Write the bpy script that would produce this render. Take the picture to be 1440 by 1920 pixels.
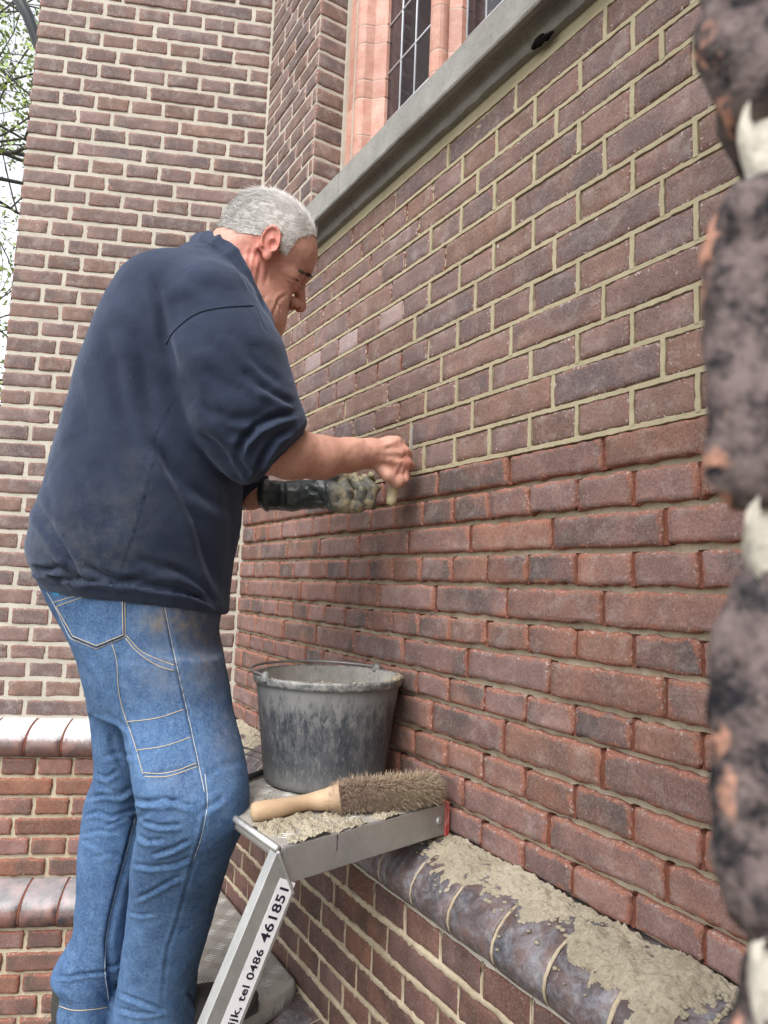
import bpy, bmesh, math, random
import numpy as np
from mathutils import Vector, Matrix
from mathutils.bvhtree import BVHTree
random.seed(7); rng = np.random.RandomState(11)
S = bpy.context.scene
for o in list(bpy.data.objects): bpy.data.objects.remove(o)
COL = S.collection

# ---------------------------------------------------------------- camera (solved from the brick courses)
FPX, PITCH, ROLL, YAW = 1310.72, 0.10695, 0.03947, 0.54242
A, U0, Z0, CR, TH = 0.84236, 0.68974, 0.2520, 0.06085, -0.40962
Fh = np.array([math.sin(YAW), math.cos(YAW), 0]); Rh = np.array([math.cos(YAW), -math.sin(YAW), 0]); UP = np.array([0, 0, 1.])
FW = Fh*math.cos(PITCH)+UP*math.sin(PITCH); up0 = UP*math.cos(PITCH)-Fh*math.sin(PITCH)
CRT = Rh*math.cos(ROLL)+up0*math.sin(ROLL); CUP = up0*math.cos(ROLL)-Rh*math.sin(ROLL)
cd = bpy.data.cameras.new('camera'); cam = bpy.data.objects.new('camera', cd); COL.objects.link(cam); S.camera = cam
cam.matrix_world = Matrix(((CRT[0], CUP[0], -FW[0], 0), (CRT[1], CUP[1], -FW[1], 0), (CRT[2], CUP[2], -FW[2], 0), (0, 0, 0, 1)))
cd.sensor_fit = 'VERTICAL'; cd.sensor_height = 24.0; cd.lens = 24.0*FPX/1920.0
cd.clip_start = 0.01; cd.clip_end = 500
cd.dof.use_dof = True; cd.dof.focus_distance = 1.55; cd.dof.aperture_fstop = 13.5

# ---------------------------------------------------------------- sky, sun, exposure
W = bpy.data.worlds.new('World'); S.world = W; W.use_nodes = True
nt = W.node_tree; nt.nodes.clear()
SUN_EL, SUN_AZ = math.radians(52), math.radians(232)     # azimuth clockwise from +Y, where the light comes from
sky = nt.nodes.new('ShaderNodeTexSky'); sky.sky_type = 'NISHITA'; sky.sun_disc = False
sky.sun_elevation = SUN_EL; sky.sun_rotation = SUN_AZ; sky.dust_density = 1.5; sky.air_density = 1.0
hs = nt.nodes.new('ShaderNodeHueSaturation'); hs.inputs['Saturation'].default_value = 0.16
bg = nt.nodes.new('ShaderNodeBackground'); bg.inputs['Strength'].default_value = 0.15
wo = nt.nodes.new('ShaderNodeOutputWorld')
nt.links.new(sky.outputs[0], hs.inputs['Color']); nt.links.new(hs.outputs[0], bg.inputs[0]); nt.links.new(bg.outputs[0], wo.inputs[0])
sd = bpy.data.lights.new('sun', 'SUN'); sd.energy = 1.25; sd.angle = math.radians(40); sd.color = (1.0, 0.965, 0.92)
sun = bpy.data.objects.new('sun', sd); COL.objects.link(sun)
dv = Vector((math.sin(SUN_AZ)*math.cos(SUN_EL), math.cos(SUN_AZ)*math.cos(SUN_EL), math.sin(SUN_EL)))
sun.rotation_euler = dv.to_track_quat('Z', 'Y').to_euler(); sun.location = dv*20
S.view_settings.view_transform = 'Standard'; S.view_settings.look = 'None'
S.view_settings.gamma = 1.0; S.view_settings.use_curve_mapping = False
S.view_settings.exposure = 1.44

# ---------------------------------------------------------------- maths helpers
def ray(x, y): return FW+CRT*(x-720)/FPX-CUP*(y-960)/FPX
def P(x, y, D): return ray(x, y)*D
def pj(X):
    X = np.asarray(X, float); d = X@FW
    return np.stack([720+FPX*(X@CRT)/d, 960-FPX*(X@CUP)/d, d], -1)
def nrm(v): v = np.asarray(v, float); return v/np.linalg.norm(v)
def hash3(i, j, k, s):
    n = (i*374761393+j*668265263+k*2147483647+s*974634777) & 0xffffffff
    n = (n ^ (n >> 13))*1274126177 & 0xffffffff
    return ((n ^ (n >> 16)) & 0xffff)/32768.0-1.0
def vnoise(X, scale, seed=0):
    X = np.asarray(X, float)*scale; i = np.floor(X).astype(np.int64); f = X-i; f = f*f*(3-2*f); r = 0
    for a in (0, 1):
        for b in (0, 1):
            for c in (0, 1):
                w = (f[:, 0] if a else 1-f[:, 0])*(f[:, 1] if b else 1-f[:, 1])*(f[:, 2] if c else 1-f[:, 2])
                r = r+w*hash3(i[:, 0]+a, i[:, 1]+b, i[:, 2]+c, seed)
    return r
def fbm(X, scale, n=3, seed=0):
    return sum(vnoise(X, scale*2**k, seed+k)*0.5**k for k in range(n))

# ---------------------------------------------------------------- object helpers
def mesh(name, V, Fc, mat=None, smooth=False, attr=None):
    me = bpy.data.meshes.new(name); V = np.asarray(V, float)
    me.from_pydata(V.tolist(), [], Fc.tolist() if isinstance(Fc, np.ndarray) else Fc)
    if mat: me.materials.append(mat)
    if smooth: me.polygons.foreach_set('use_smooth', [True]*len(me.polygons))
    if attr:
        for k, v in attr.items():
            at = me.attributes.new(k, 'FLOAT', 'POINT'); at.data.foreach_set('value', np.asarray(v, np.float32))
    me.update(); return me
_loc = {}
def setpar(o, parent):          # children keep world coordinates
    o.parent = parent; o.matrix_parent_inverse = Matrix.Translation(-Vector(_loc.get(parent.name, (0, 0, 0))))
def link(name, me, parent=None, mw=None, **props):
    o = bpy.data.objects.new(name, me); COL.objects.link(o)
    if parent is not None: setpar(o, parent)
    if mw is not None: o.matrix_basis = mw
    for k, v in props.items(): o[k] = v
    return o
def empty(name, loc=(0, 0, 0), **props):
    o = bpy.data.objects.new(name, None); COL.objects.link(o); o.location = loc; _loc[o.name] = tuple(float(v) for v in loc); o.empty_display_size = .1
    for k, v in props.items(): o[k] = v
    return o
class MB:
    def __init__(s): s.V = []; s.F = []; s.n = 0
    def add(s, V, Fc):
        V = np.asarray(V, float); s.V.append(V); s.F += [tuple(int(i)+s.n for i in f) for f in Fc]; s.n += len(V); return s
    def box(s, O, ex, ey, ez, x0, x1, y0, y1, z0, z1):
        O = np.asarray(O, float)
        V = [O+ex*x+ey*y+ez*z for x in (x0, x1) for y in (y0, y1) for z in (z0, z1)]
        return s.add(V, [(0, 1, 3, 2), (4, 6, 7, 5), (0, 4, 5, 1), (2, 3, 7, 6), (0, 2, 6, 4), (1, 5, 7, 3)])
    def tube(s, pts, rad, n=8, cap=True):
        pts = np.asarray(pts, float); m = len(pts); rad = np.broadcast_to(rad, (m,))
        T = np.gradient(pts, axis=0); T /= np.linalg.norm(T, axis=1)[:, None]+1e-12
        ref = np.array([0, 0, 1.]) if abs(T[0][2]) < .9 else np.array([1., 0, 0])
        V = []
        for i in range(m):
            a = ref-T[i]*(ref@T[i]); a /= np.linalg.norm(a)+1e-12; ref = a; b = np.cross(T[i], a)
            for k in range(n):
                t = 2*math.pi*k/n; V.append(pts[i]+rad[i]*(a*math.cos(t)+b*math.sin(t)))
        Fc = [(i*n+k, i*n+(k+1) % n, (i+1)*n+(k+1) % n, (i+1)*n+k) for i in range(m-1) for k in range(n)]
        if cap: Fc += [tuple(range(n))[::-1], tuple((m-1)*n+k for k in range(n))]
        return s.add(V, Fc)
    def lathe(s, O, prof, n=48):
        V = [np.asarray(O)+np.array([r*math.cos(2*math.pi*k/n), r*math.sin(2*math.pi*k/n), z]) for r, z in prof for k in range(n)]
        Fc = [(i*n+k, i*n+(k+1) % n, (i+1)*n+(k+1) % n, (i+1)*n+k) for i in range(len(prof)-1) for k in range(n)]
        return s.add(V, Fc)
    def build(s, name, mat, parent=None, smooth=False, **props):
        return link(name, mesh(name, np.concatenate(s.V), s.F, mat, smooth), parent, None, **props)
def bevel(o, w=.002, seg=2):
    m = o.modifiers.new('bevel', 'BEVEL'); m.width = w; m.segments = seg; m.limit_method = 'ANGLE'; return o

# ---------------------------------------------------------------- material helpers
class Mat:
    def __init__(s, name, rough=.8, spec=.3):
        s.m = bpy.data.materials.new(name); s.m.use_nodes = True; s.t = s.m.node_tree
        s.b = s.t.nodes['Principled BSDF']; s.b.inputs['Roughness'].default_value = rough
        s.b.inputs['Specular IOR Level'].default_value = spec; s.tc = s.n('ShaderNodeTexCoord')
        s.oi = None; s.bumps = []
    def n(s, t): return s.t.nodes.new(t)
    def l(s, a, b): s.t.links.new(a, b)
    def rnd(s):
        if s.oi is None:
            oi = s.n('ShaderNodeObjectInfo'); g = s.n('ShaderNodeNewGeometry')
            s.oi = s.math('FRACT', s.math('ADD', oi.outputs['Random'], g.outputs['Random Per Island']))
        return s.oi
    def math(s, op, a, b=None, c=None):
        m = s.n('ShaderNodeMath'); m.operation = op
        for i, v in enumerate((a, b, c)):
            if v is None: continue
            if isinstance(v, (int, float)): m.inputs[i].default_value = v
            else: s.l(v, m.inputs[i])
        return m.outputs[0]
    def noise(s, scale, detail=4, rough=.6, rand=False, coord='Object', stretch=None, dist=0):
        n = s.n('ShaderNodeTexNoise'); n.inputs['Scale'].default_value = scale; n.inputs['Detail'].default_value = detail
        n.inputs['Roughness'].default_value = rough; n.inputs['Distortion'].default_value = dist
        v = s.tc.outputs[coord]
        if stretch:
            mp = s.n('ShaderNodeMapping'); mp.inputs['Scale'].default_value = stretch; s.l(v, mp.inputs[0]); v = mp.outputs[0]
        s.l(v, n.inputs['Vector'])
        if rand:
            n.noise_dimensions = '4D'; s.l(s.math('MULTIPLY', s.rnd(), 60.0), n.inputs['W'])
        return n.outputs['Fac']
    def ramp(s, v, stops):
        r = s.n('ShaderNodeValToRGB'); e = r.color_ramp.elements
        while len(e) < len(stops): e.new(.5)
        for el, (p, c) in zip(e, stops):
            el.position = p; el.color = (c, c, c, 1) if isinstance(c, (int, float)) else (*c, 1)
        s.l(v, r.inputs[0]); return r.outputs[0]
    def mix(s, f, a, b, mode='MIX'):
        m = s.n('ShaderNodeMix'); m.data_type = 'RGBA'; m.blend_type = mode
        if isinstance(f, (int, float)): m.inputs[0].default_value = f
        else: s.l(f, m.inputs[0])
        for i, v in ((6, a), (7, b)):
            if isinstance(v, tuple): m.inputs[i].default_value = (*v, 1)
            else: s.l(v, m.inputs[i])
        return m.outputs[2]
    def hsv(s, c, h=None, sat=None, v=None):
        n = s.n('ShaderNodeHueSaturation'); s.l(c, n.inputs['Color'])
        for k, x in (('Hue', h), ('Saturation', sat), ('Value', v)):
            if x is None: continue
            if isinstance(x, (int, float)): n.inputs[k].default_value = x
            else: s.l(x, n.inputs[k])
        return n.outputs[0]
    def color(s, c):
        if isinstance(c, tuple): s.b.inputs['Base Color'].default_value = (*c, 1)
        else: s.l(c, s.b.inputs['Base Color'])
        return s
    def rough(s, v): s.l(v, s.b.inputs['Roughness']); return s
    def bump(s, h, strength=.5, dist=.002):
        b = s.n('ShaderNodeBump'); b.inputs['Strength'].default_value = strength; b.inputs['Distance'].default_value = dist
        s.l(h, b.inputs['Height'])
        if s.bumps: s.l(s.bumps[-1], b.inputs['Normal'])
        s.bumps.append(b.outputs[0]); s.l(b.outputs[0], s.b.inputs['Normal']); return s
    def attr(s, name):
        a = s.n('ShaderNodeAttribute'); a.attribute_name = name; return a.outputs['Fac']
def srgb(r, g, b):
    return tuple(((c/255.)/12.92 if c <= 10 else (((c/255.)+.055)/1.055)**2.4) for c in (r, g, b))

def brick_mat(name, c1, c2, edge, edgeamt, white=.5, dark=None, rough=.85, bloom=(0.46, 0.42, 0.39), bump=.5, vvar=.35, bloomamt=.35):
    m = Mat(name, rough, .25)
    n1 = m.noise(14, 5, .65, True); n2 = m.noise(45, 4, .7, True); n3 = m.noise(300, 3, .75, True)
    c = m.mix(m.ramp(n1, [(.38, 0.), (.64, 1.)]), c1, c2)
    v = m.math('ADD', m.math('MULTIPLY', m.rnd(), vvar), 1-vvar*.5)
    r2 = m.math('FRACT', m.math('MULTIPLY', m.rnd(), 37.7))
    c = m.hsv(c, m.math('ADD', m.math('MULTIPLY', r2, .022), .489), m.math('ADD', m.math('MULTIPLY', r2, .35), .70), v)
    if dark:   # burnt blotches, per brick
        r3 = m.math('FRACT', m.math('MULTIPLY', m.rnd(), 91.3))
        dm = m.math('MULTIPLY', m.ramp(m.noise(9, 3, .5, True), [(.42, 0.), (.6, 1.)]), m.ramp(r3, [(.3, 0.), (.7, .85)]))
        c = m.mix(dm, c, dark)
    # pale bloom of lime
    bl = m.math('MULTIPLY', m.ramp(m.noise(22, 6, .75, True, dist=.4), [(.5, 0.), (.78, 1.)]), bloomamt)
    c = m.mix(bl, c, bloom)
    # chipped arrises show the raw body
    e = m.math('ADD', m.attr('edge'), m.math('MULTIPLY', m.math('SUBTRACT', m.noise(38, 5, .7, True), .5), .034))
    em = m.math('MULTIPLY', m.ramp(m.math('MULTIPLY', e, 100.0), [(.25, 1.), (.55, 0.)]), edgeamt)
    c = m.mix(em, c, edge)
    fl = m.math('MULTIPLY', m.ramp(m.math('ADD', m.noise(150, 4, .75, True), m.math('MULTIPLY', m.ramp(m.math('MULTIPLY', m.attr('edge'), 100.0), [(.1, 1.), (.9, 0.)]), .085)), [(.64, 0.), (.70, 1.)]), white)
    c = m.mix(fl, c, (.62, .58, .55))
    c = m.mix(m.math('MULTIPLY', m.ramp(n3, [(.3, 1.), (.5, 0.)]), .5), c, (.05, .03, .03)); c = m.mix(m.math('MULTIPLY', m.ramp(n3, [(.52, 0.), (.68, 1.)]), .28), c, (.36, .30, .27))
    m.color(c).rough(m.math('SUBTRACT', rough+.08, m.math('MULTIPLY', n1, .2)))
    m.bump(n2, bump*1.3, .003); m.bump(n3, bump*1.1, .0011)
    return m.m
B_UP = brick_mat('pointed_brick', (.158, .094, .080), (.225, .126, .102), (.21, .105, .082), .55, .75, dark=(.120, .090, .090), bloom=(.40, .345, .315), bloomamt=.6, vvar=.26)
B_RAW = brick_mat('raked_brick', (.165, .088, .074), (.250, .118, .090), (.290, .116, .074), .75, .38, dark=(.090, .070, .066), vvar=.38, bloomamt=.4)
B_LOW = brick_mat('plinth_brick', (.105, .050, .038), (.175, .080, .060), (.14, .06, .045), .5, .15, dark=(.06, .036, .03), vvar=.35, bloomamt=.1, bump=.35)
B_FAR = brick_mat('buttress_brick', (.142, .090, .078), (.200, .120, .098), (.28, .14, .11), .5, .6, dark=(.100, .076, .076), vvar=.4, bloomamt=.5)
B_FARLOW = brick_mat('buttress_plinth_brick', (.15, .065, .048), (.22, .095, .068), (.26, .085, .05), .6, .35, dark=(.085, .06, .05), vvar=.45, bloomamt=.15)
B_PALE = brick_mat('pale_scraped_brick', (.27, .185, .17), (.34, .245, .225), (.28, .15, .12), .3, .3, bloomamt=.3, vvar=.1)

def mortar_mat(name, c1, c2, grain=220, bump=.6, dist=.002):
    m = Mat(name, .95, .1); n1 = m.noise(12, 5, .65); n2 = m.noise(grain, 3, .7)
    c = m.mix(m.ramp(n1, [(.35, 0.), (.65, 1.)]), c1, c2)
    c = m.mix(m.math('MULTIPLY', m.ramp(n2, [(.3, 1.), (.48, 0.)]), .35), c, tuple(x*.35 for x in c1))
    m.color(c); m.bump(n2, bump, dist); m.bump(m.noise(60, 4, .7), bump*.7, .003); return m.m
M_FRESH = mortar_mat('fresh_mortar', (.345, .300, .200), (.41, .36, .245), 300, .4, .0012)
M_BED = mortar_mat('old_mortar', (.36, .30, .21), (.50, .44, .33))
M_DUST = mortar_mat('brick_dust', (.185, .068, .044), (.12, .050, .036), 200, .9, .003)
M_LOWM = mortar_mat('plinth_mortar', (.48, .41, .30), (.33, .27, .19), 200, .8)
M_FARM = mortar_mat('pale_mortar', (.49, .455, .39), (.40, .37, .31), 240, .5)
M_SAND = mortar_mat('spilt_mortar', (.30, .262, .195), (.40, .352, .27), 420, 1.0, .002)

# ---------------------------------------------------------------- bricks
_bc = {}
def brick_mesh(L, H, mat, kind=0, depth=.06):
    """rounded, slightly uneven front; local X length, +Y outwards, Z up; edge = distance to the arris"""
    key = (round(L, 3), round(H, 3), mat.name, kind)
    if key in _bc: return _bc[key]
    r = np.random.RandomState(abs(hash((round(L*1000), round(H*1000), kind))) % 100000)
    raw = mat in (B_RAW, B_FARLOW); nx = max(4, int(round(L/(.015 if raw else .024)))); nz = 5 if raw else 4
    xs = np.concatenate([[-.5, -.5+.0035/L], np.linspace(-.5, .5, nx+1)[1:-1], [.5-.0035/L, .5]])*L
    zs = np.concatenate([[-.5, -.5+.0035/H], np.linspace(-.5, .5, nz+1)[1:-1], [.5-.0035/H, .5]])*H
    rd = .0045 if raw else .0022
    V = []; E = []
    js = .0013 if raw else .0010
    jx = {(-1): r.randn(len(zs))*js, 1: r.randn(len(zs))*js}; jz = {(-1): r.randn(len(xs))*js, 1: r.randn(len(xs))*js}
    if raw and r.rand() < .6:                              # bitten lower edge
        c0_ = r.randint(1, max(2, len(xs)-3)); jz[-1][c0_:c0_+r.randint(1, 4)] += r.uniform(.002, .005)
    bow = r.randn()*.0010
    for i, x in enumerate(xs):
        for k, z in enumerate(zs):
            dx = min(x+L/2, L/2-x); dz = min(z+H/2, H/2-z)
            y = bow*(1-(2*x/L)**2)
            if dx < .004: y -= rd*(1-dx/.004)**2
            if dz < .004: y -= rd*(1-dz/.004)**2
            y += r.randn()*(.0004 if dx > .003 and dz > .003 else .0008)
            xx = x+(jx[-1][k] if i == 0 else jx[1][k] if i == len(xs)-1 else 0)
            zz = z+(jz[-1][i] if k == 0 else jz[1][i] if k == len(zs)-1 else 0)
            V.append((xx, y, zz)); E.append(min(dx, dz))
    n = len(zs); m = len(xs); Fc = []
    for i in range(m-1):
        for k in range(n-1):
            Fc.append((i*n+k, i*n+k+1, (i+1)*n+k+1, (i+1)*n+k))
    if r.rand() < (.3 if raw else .15):   # a knocked-off corner
        ci = r.choice([0, m-1]); ck = r.choice([0, n-1]); j = ci*n+ck
        V[j] = (V[j][0]*(1-.006/L*2), V[j][1]-.006, V[j][2]*.82)
    ring = [i*n for i in range(m)]+[(m-1)*n+k for k in range(1, n)]+[i*n+n-1 for i in range(m-2, -1, -1)]+[k for k in range(n-2, 0, -1)]
    b0 = len(V)
    for j in ring: V.append((V[j][0]*.985, -depth, V[j][2]*.97)); E.append(0)
    R_ = len(ring)
    for q in range(R_): Fc.append((ring[q], ring[(q+1) % R_], b0+(q+1) % R_, b0+q))
    me = mesh('brick', V, Fc, mat, True, {'edge': E})
    if mat is not B_UP and raw is False: pass
    _bc[key] = me; return me
def frame_mat(O, t, n, u, z, out, tilt=0., rz=0.):
    X = Vector(t); Y = Vector(n); Z = Vector((0, 0, 1))
    M = Matrix(((X.x, Y.x, Z.x, 0), (X.y, Y.y, Z.y, 0), (X.z, Y.z, Z.z, 0), (0, 0, 0, 1)))
    loc = np.asarray(O)+np.asarray(t)*u+np.asarray(n)*out+UP*z
    return Matrix.Translation(Vector(loc)) @ M @ Matrix.Rotation(tilt, 4, 'Y') @ Matrix.Rotation(rz, 4, 'Z')
class Wall:
    """a wall thing: collects bricks, gives the 300 that show largest as parts, the rest as one stuff part"""
    def __init__(s, root): s.root = root; s.b = []
    def add(s, O, t, n, u0, u1, z0, z1, mat, jit=.001, gx=.0095, gz=.0095, label=None, hid=None, gap_ends=(1, 1)):
        L = u1-u0-gx; H = z1-z0-gz
        if L < .012 or H < .01: return
        r = random.random
        M = frame_mat(O, t, n, (u0+u1)/2, (z0+z1)/2+(r()-.5)*.0016, (r()-.5)*2*jit, (r()-.5)*.011, (r()-.5)*.013)
        L = max(.012, round(L/.004)*.004); H = round(H/.001)*.001
        me = brick_mesh(L, H, mat, random.randrange(7 if L > .08 else 3))
        c = np.asarray(O)+np.asarray(t)*(u0+u1)/2+UP*(z0+z1)/2; q = pj(c); D = q[2]; vis = 0
        v = -c/np.linalg.norm(c); fac = v@np.asarray(n)
        if D > .03 and -60 < q[0] < 1500 and -60 < q[1] < 1980 and fac > 0: vis = L*H*fac/D**2
        if 130 < q[0] < 420 and 620 < q[1] < 1080: vis *= .01         # behind the man
        s.b.append((vis, M, me, label))
    def finish(s):
        s.b.sort(key=lambda e: -e[0])
        for v, M, me, lb in s.b[:300]:
            o = link('brick', me, s.root, M)
            if lb: o['label'] = lb
        rest = s.b[300:]
        if rest:
            V = []; Fc = []; E = []; mi = []; n = 0; mats = []
            for v, M, me, lb in rest:
                co = np.empty(len(me.vertices)*3); me.vertices.foreach_get('co', co); co = co.reshape(-1, 3)
                m = np.array(M); V.append(co@m[:3, :3].T+m[:3, 3])
                e = np.empty(len(me.vertices)); me.attributes['edge'].data.foreach_get('value', e); E.append(e)
                if me.materials[0] not in mats: mats.append(me.materials[0])
                for p in me.polygons: Fc.append(tuple(i+n for i in p.vertices)); mi.append(mats.index(me.materials[0]))
                n += len(co)
            me = mesh('brick_rest', np.concatenate(V), Fc, None, True, {'edge': np.concatenate(E)})
            for m_ in mats: me.materials.append(m_)
            me.polygons.foreach_set('material_index', mi)
            link('brickwork', me, s.root, None, kind='stuff')

def rough_strip(mb, O, t, n, u0, u1, z0, z1, out0, out1, step=.012, jit=.0009, vert=False, skew=0):
    """an uneven ribbon of mortar with thickness from out0 to out1"""
    Lm = (z1-z0) if vert else (u1-u0); k = max(2, int(Lm/step)); V = []
    for i in range(k+1):
        f = i/k
        j = [random.gauss(0, jit) for _ in range(4)]
        if vert: pts = [(u0+j[0], z0+(z1-z0)*f), (u1+j[1], z0+(z1-z0)*f)]
        else: pts = [(u0+(u1-u0)*f, z0+j[0]), (u0+(u1-u0)*f, z1+j[1])]
        (ua, za), (ub, zb) = pts; o1 = out1+j[2]*.5
        e = .0006
        if vert: ring = [(ua, za, out0), (ua+.0004, za, o1-e), (ua+.0009, za, o1), (ub-.0009, zb, o1), (ub-.0004, zb, o1-e), (ub, zb, out0)]
        else: ring = [(ua, za, out0), (ua, za+.0004, o1-e), (ua, za+.0009, o1), (ub, zb-.0009, o1), (ub, zb-.0004, o1-e), (ub, zb, out0)]
        V += [np.asarray(O)+np.asarray(t)*a+UP*b+np.asarray(n)*c for a, b, c in ring]
    Fc = []
    for i in range(k):
        for q in range(5):
            a = i*6+q; f = (a, a+1, a+7, a+6); Fc.append(f if vert else f[::-1])
    Fc += [tuple(range(6)), tuple(k*6+q for q in range(6))[::-1]]
    mb.add(V, Fc)

# ================================================================ the ground
gm = Mat('ground', .95, .1); g1 = gm.noise(3, 6, .7); g2 = gm.noise(60, 4, .7)
gm.color(gm.mix(gm.ramp(g1, [(.35, 0.), (.6, 1.)]), (.10, .085, .06), (.16, .14, .10))).bump(g2, .8, .01)
GZ = -1.36
link('ground', mesh('ground', [(-200, -200, GZ), (200, -200, GZ), (200, 200, GZ), (-200, 200, GZ)], [(0, 1, 2, 3)], gm.m), None, None, kind='structure')

# ================================================================ church wall (apse facet), plane x = A, runs along +Y
tR = np.array([0, 1., 0]); nR = np.array([-1., 0, 0]); OR = np.array([A, 0, 0])
YC = 2.361; YN = .39
dL = np.array([math.cos(TH), math.sin(TH), 0]); nL = np.array([math.sin(TH), -math.cos(TH), 0]); tL = -dL
PC = np.array([A, YC, 0])
TOP = 2.75; LEDGE = -.462; LED2 = -.925
zk = {9: .8085, 8: .7475, 7: .682, 6: .622, 5: .5580, 4: .4974, 3: .4345, 2: .3768, 1: .3127, 0: .2520, -1: .1912, -2: .1310, -3: .0705, -4: .0115, -5: -.0500, -6: -.1055, -7: -.1690, -8: -.2235,
      -9: -.290, -10: -.348, -11: -.408, -12: LEDGE}
def zR(j): return zk[j] if j in zk else Z0+CR*j
church = empty('church_wall', (A+.2, 1.4, GZ), label='long brick church wall being repointed, below the leaded window', category='brick wall')
CW = Wall(church)
DBL = .09; DB2 = .18          # how far the two plinths stand out
fresh = MB(); dust = MB()
SILLB = 1.012; SILLT = 1.11
PALE = [(1.41, .657), (1.635, .662), (1.857, .664)]
def courses(j, hi):            # perpends of the course between joints j and j+1 (cross bond)
    if j % 2 == 0: k, st = -4, 1
    else: k, st = (-3.5 if j % 4 == 3 else -4.5), 2
    out = []
    while U0+.11*k < hi: out.append(U0+.11*k); k += st
    return out
for j in range(-12, 13):
    z0_, z1_ = zR(j), (zR(j+1) if j < 12 else SILLB)
    if z1_-z0_ < .03: continue
    pp = [YN]+[u for u in courses(j, YC) if YN+.015 < u < YC-.02]+[YC]; raw = j < 0
    for a_, b_ in zip(pp[:-1], pp[1:]):
        um = (a_+b_)/2; pale = (not raw) and b_-a_ < .12 and any(abs(um-u_) < .056 and abs((z0_+z1_)/2-z_) < .031 for u_, z_ in PALE)
        CW.add(OR, tR, nR, a_, b_, z0_, z1_, B_RAW if raw else (B_PALE if pale else B_UP), .0026 if raw else .0012,
               .0065 if (raw or um > 1.32) else .0095, .0095, 'pale scraped brick' if pale else None)
    for u in pp[1:-1]:
        if raw:
            rough_strip(dust, OR, tR, nR, u-.0055, u+.0055, z0_+.004, z1_-.004, -.02, -.0065+random.gauss(0, .0012), .006, .0014, True)
        elif u < 1.29+random.gauss(0, .04):
            w = .0042+random.random()*.0008; off = random.gauss(0, .0005)
            rough_strip(fresh, OR, tR, nR, u-w+off, u+w+off, z0_+.002, z1_-.002, -.012, .0008+random.gauss(0, .0004), .010, .0006, True)
        else:
            rough_strip(dust, OR, tR, nR, u-.0055, u+.0055, z0_+.004, z1_-.004, -.02, -.004+random.gauss(0, .001), .006, .0012, True)
for j in range(0, 13):
    z = zR(j) if j < 13 else SILLB
    h = .0045; off = random.gauss(0, .0004)
    seg = np.arange(YN, YC, .23).tolist()+[YC]
    for a_, b_ in zip(seg[:-1], seg[1:]):
        o2 = off+random.gauss(0, .0004); rough_strip(fresh, OR, tR, nR, a_, b_+.001, z-h+o2, z+h+o2, -.012, .0006+random.gauss(0, .0002), .008, .00048)
# wall above the sill, left and right of the window
WL, WR = 1.92, .90
for j in range(14, 41):
    z0_, z1_ = zR(j), zR(j+1)
    if z0_ < SILLT-.01: z0_ = SILLT
    for lo, hi in ((WL, YC), (YN, WR)):
        pp = [lo]+[u for u in courses(j, YC) if lo+.03 < u < hi-.03]+[hi]
        for a_, b_ in zip(pp[:-1], pp[1:]):
            CW.add(OR, tR, nR, a_, b_, z0_, z1_, B_FAR, .001, .0095, .0105)
    # the reveal: one header deep, returning into the wall
    CW.add(np.array([A, WL, 0]), np.array([1., 0, 0]), np.array([0, -1., 0]), 0, .105, z0_, z1_, B_FAR, .0006, .0105 if j % 2 else .004, .0105)
    CW.add(np.array([A+.105, WR, 0]), np.array([-1., 0, 0]), np.array([0, 1., 0]), 0, .105, z0_, z1_, B_FAR, .0006, .0105, .0105)
# bricks under the moulded plinth course, two steps
def plinth_rows(OO, t, n, lo, hi, d, z_top, z_bot, mat, wall, gx, gz, ph, dustmb=None, strips=None, smat=None):
    nrow = int(round((z_top-z_bot)/.0606)); hh = (z_top-z_bot)/nrow
    for i in range(nrow):
        z1_ = z_top-i*hh; z0_ = z1_-hh
        st = .11 if i % 2 == 0 else .22; o0 = ph+(0 if i % 2 == 0 else (.055 if i % 4 == 1 else .165))
        us = []; u = o0-.44
        while u < hi:
            if u > lo+.02 and u < hi-.02: us.append(u)
            u += st
        pp = [lo]+us+[hi]; O = np.asarray(OO)+np.asarray(n)*d
        for a_, b_ in zip(pp[:-1], pp[1:]): wall.add(O, t, n, a_, b_, z0_, z1_, mat, .0016, gx, gz)
        if strips is not None:
            rough_strip(strips, O, t, n, lo, hi, z0_-.0055, z0_+.0055, -.012, .0012, .008, .0016)
            for u in us:
                w = random.uniform(.0012, .0028); rough_strip(strips, O, t, n, u-w, u+w, z0_+.003, z1_-.003, -.012, .0006, .012, .0008, True)
        if dustmb is not None:
            for u in us: rough_strip(dustmb, O, t, n, u-.004, u+.004, z0_+.004, z1_-.004, -.02, -.006, .008, .001, True)
lowm = MB()
plinth_rows(OR, tR, nR, .30, YC+.02, DBL, -.572, LED2, B_LOW, CW, .005, .010, .02, None, lowm)
plinth_rows(OR, tR, nR, .25, YC+.04, DB2, -1.04, GZ, B_LOW, CW, .006, .010, .05, None, lowm)

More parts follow.
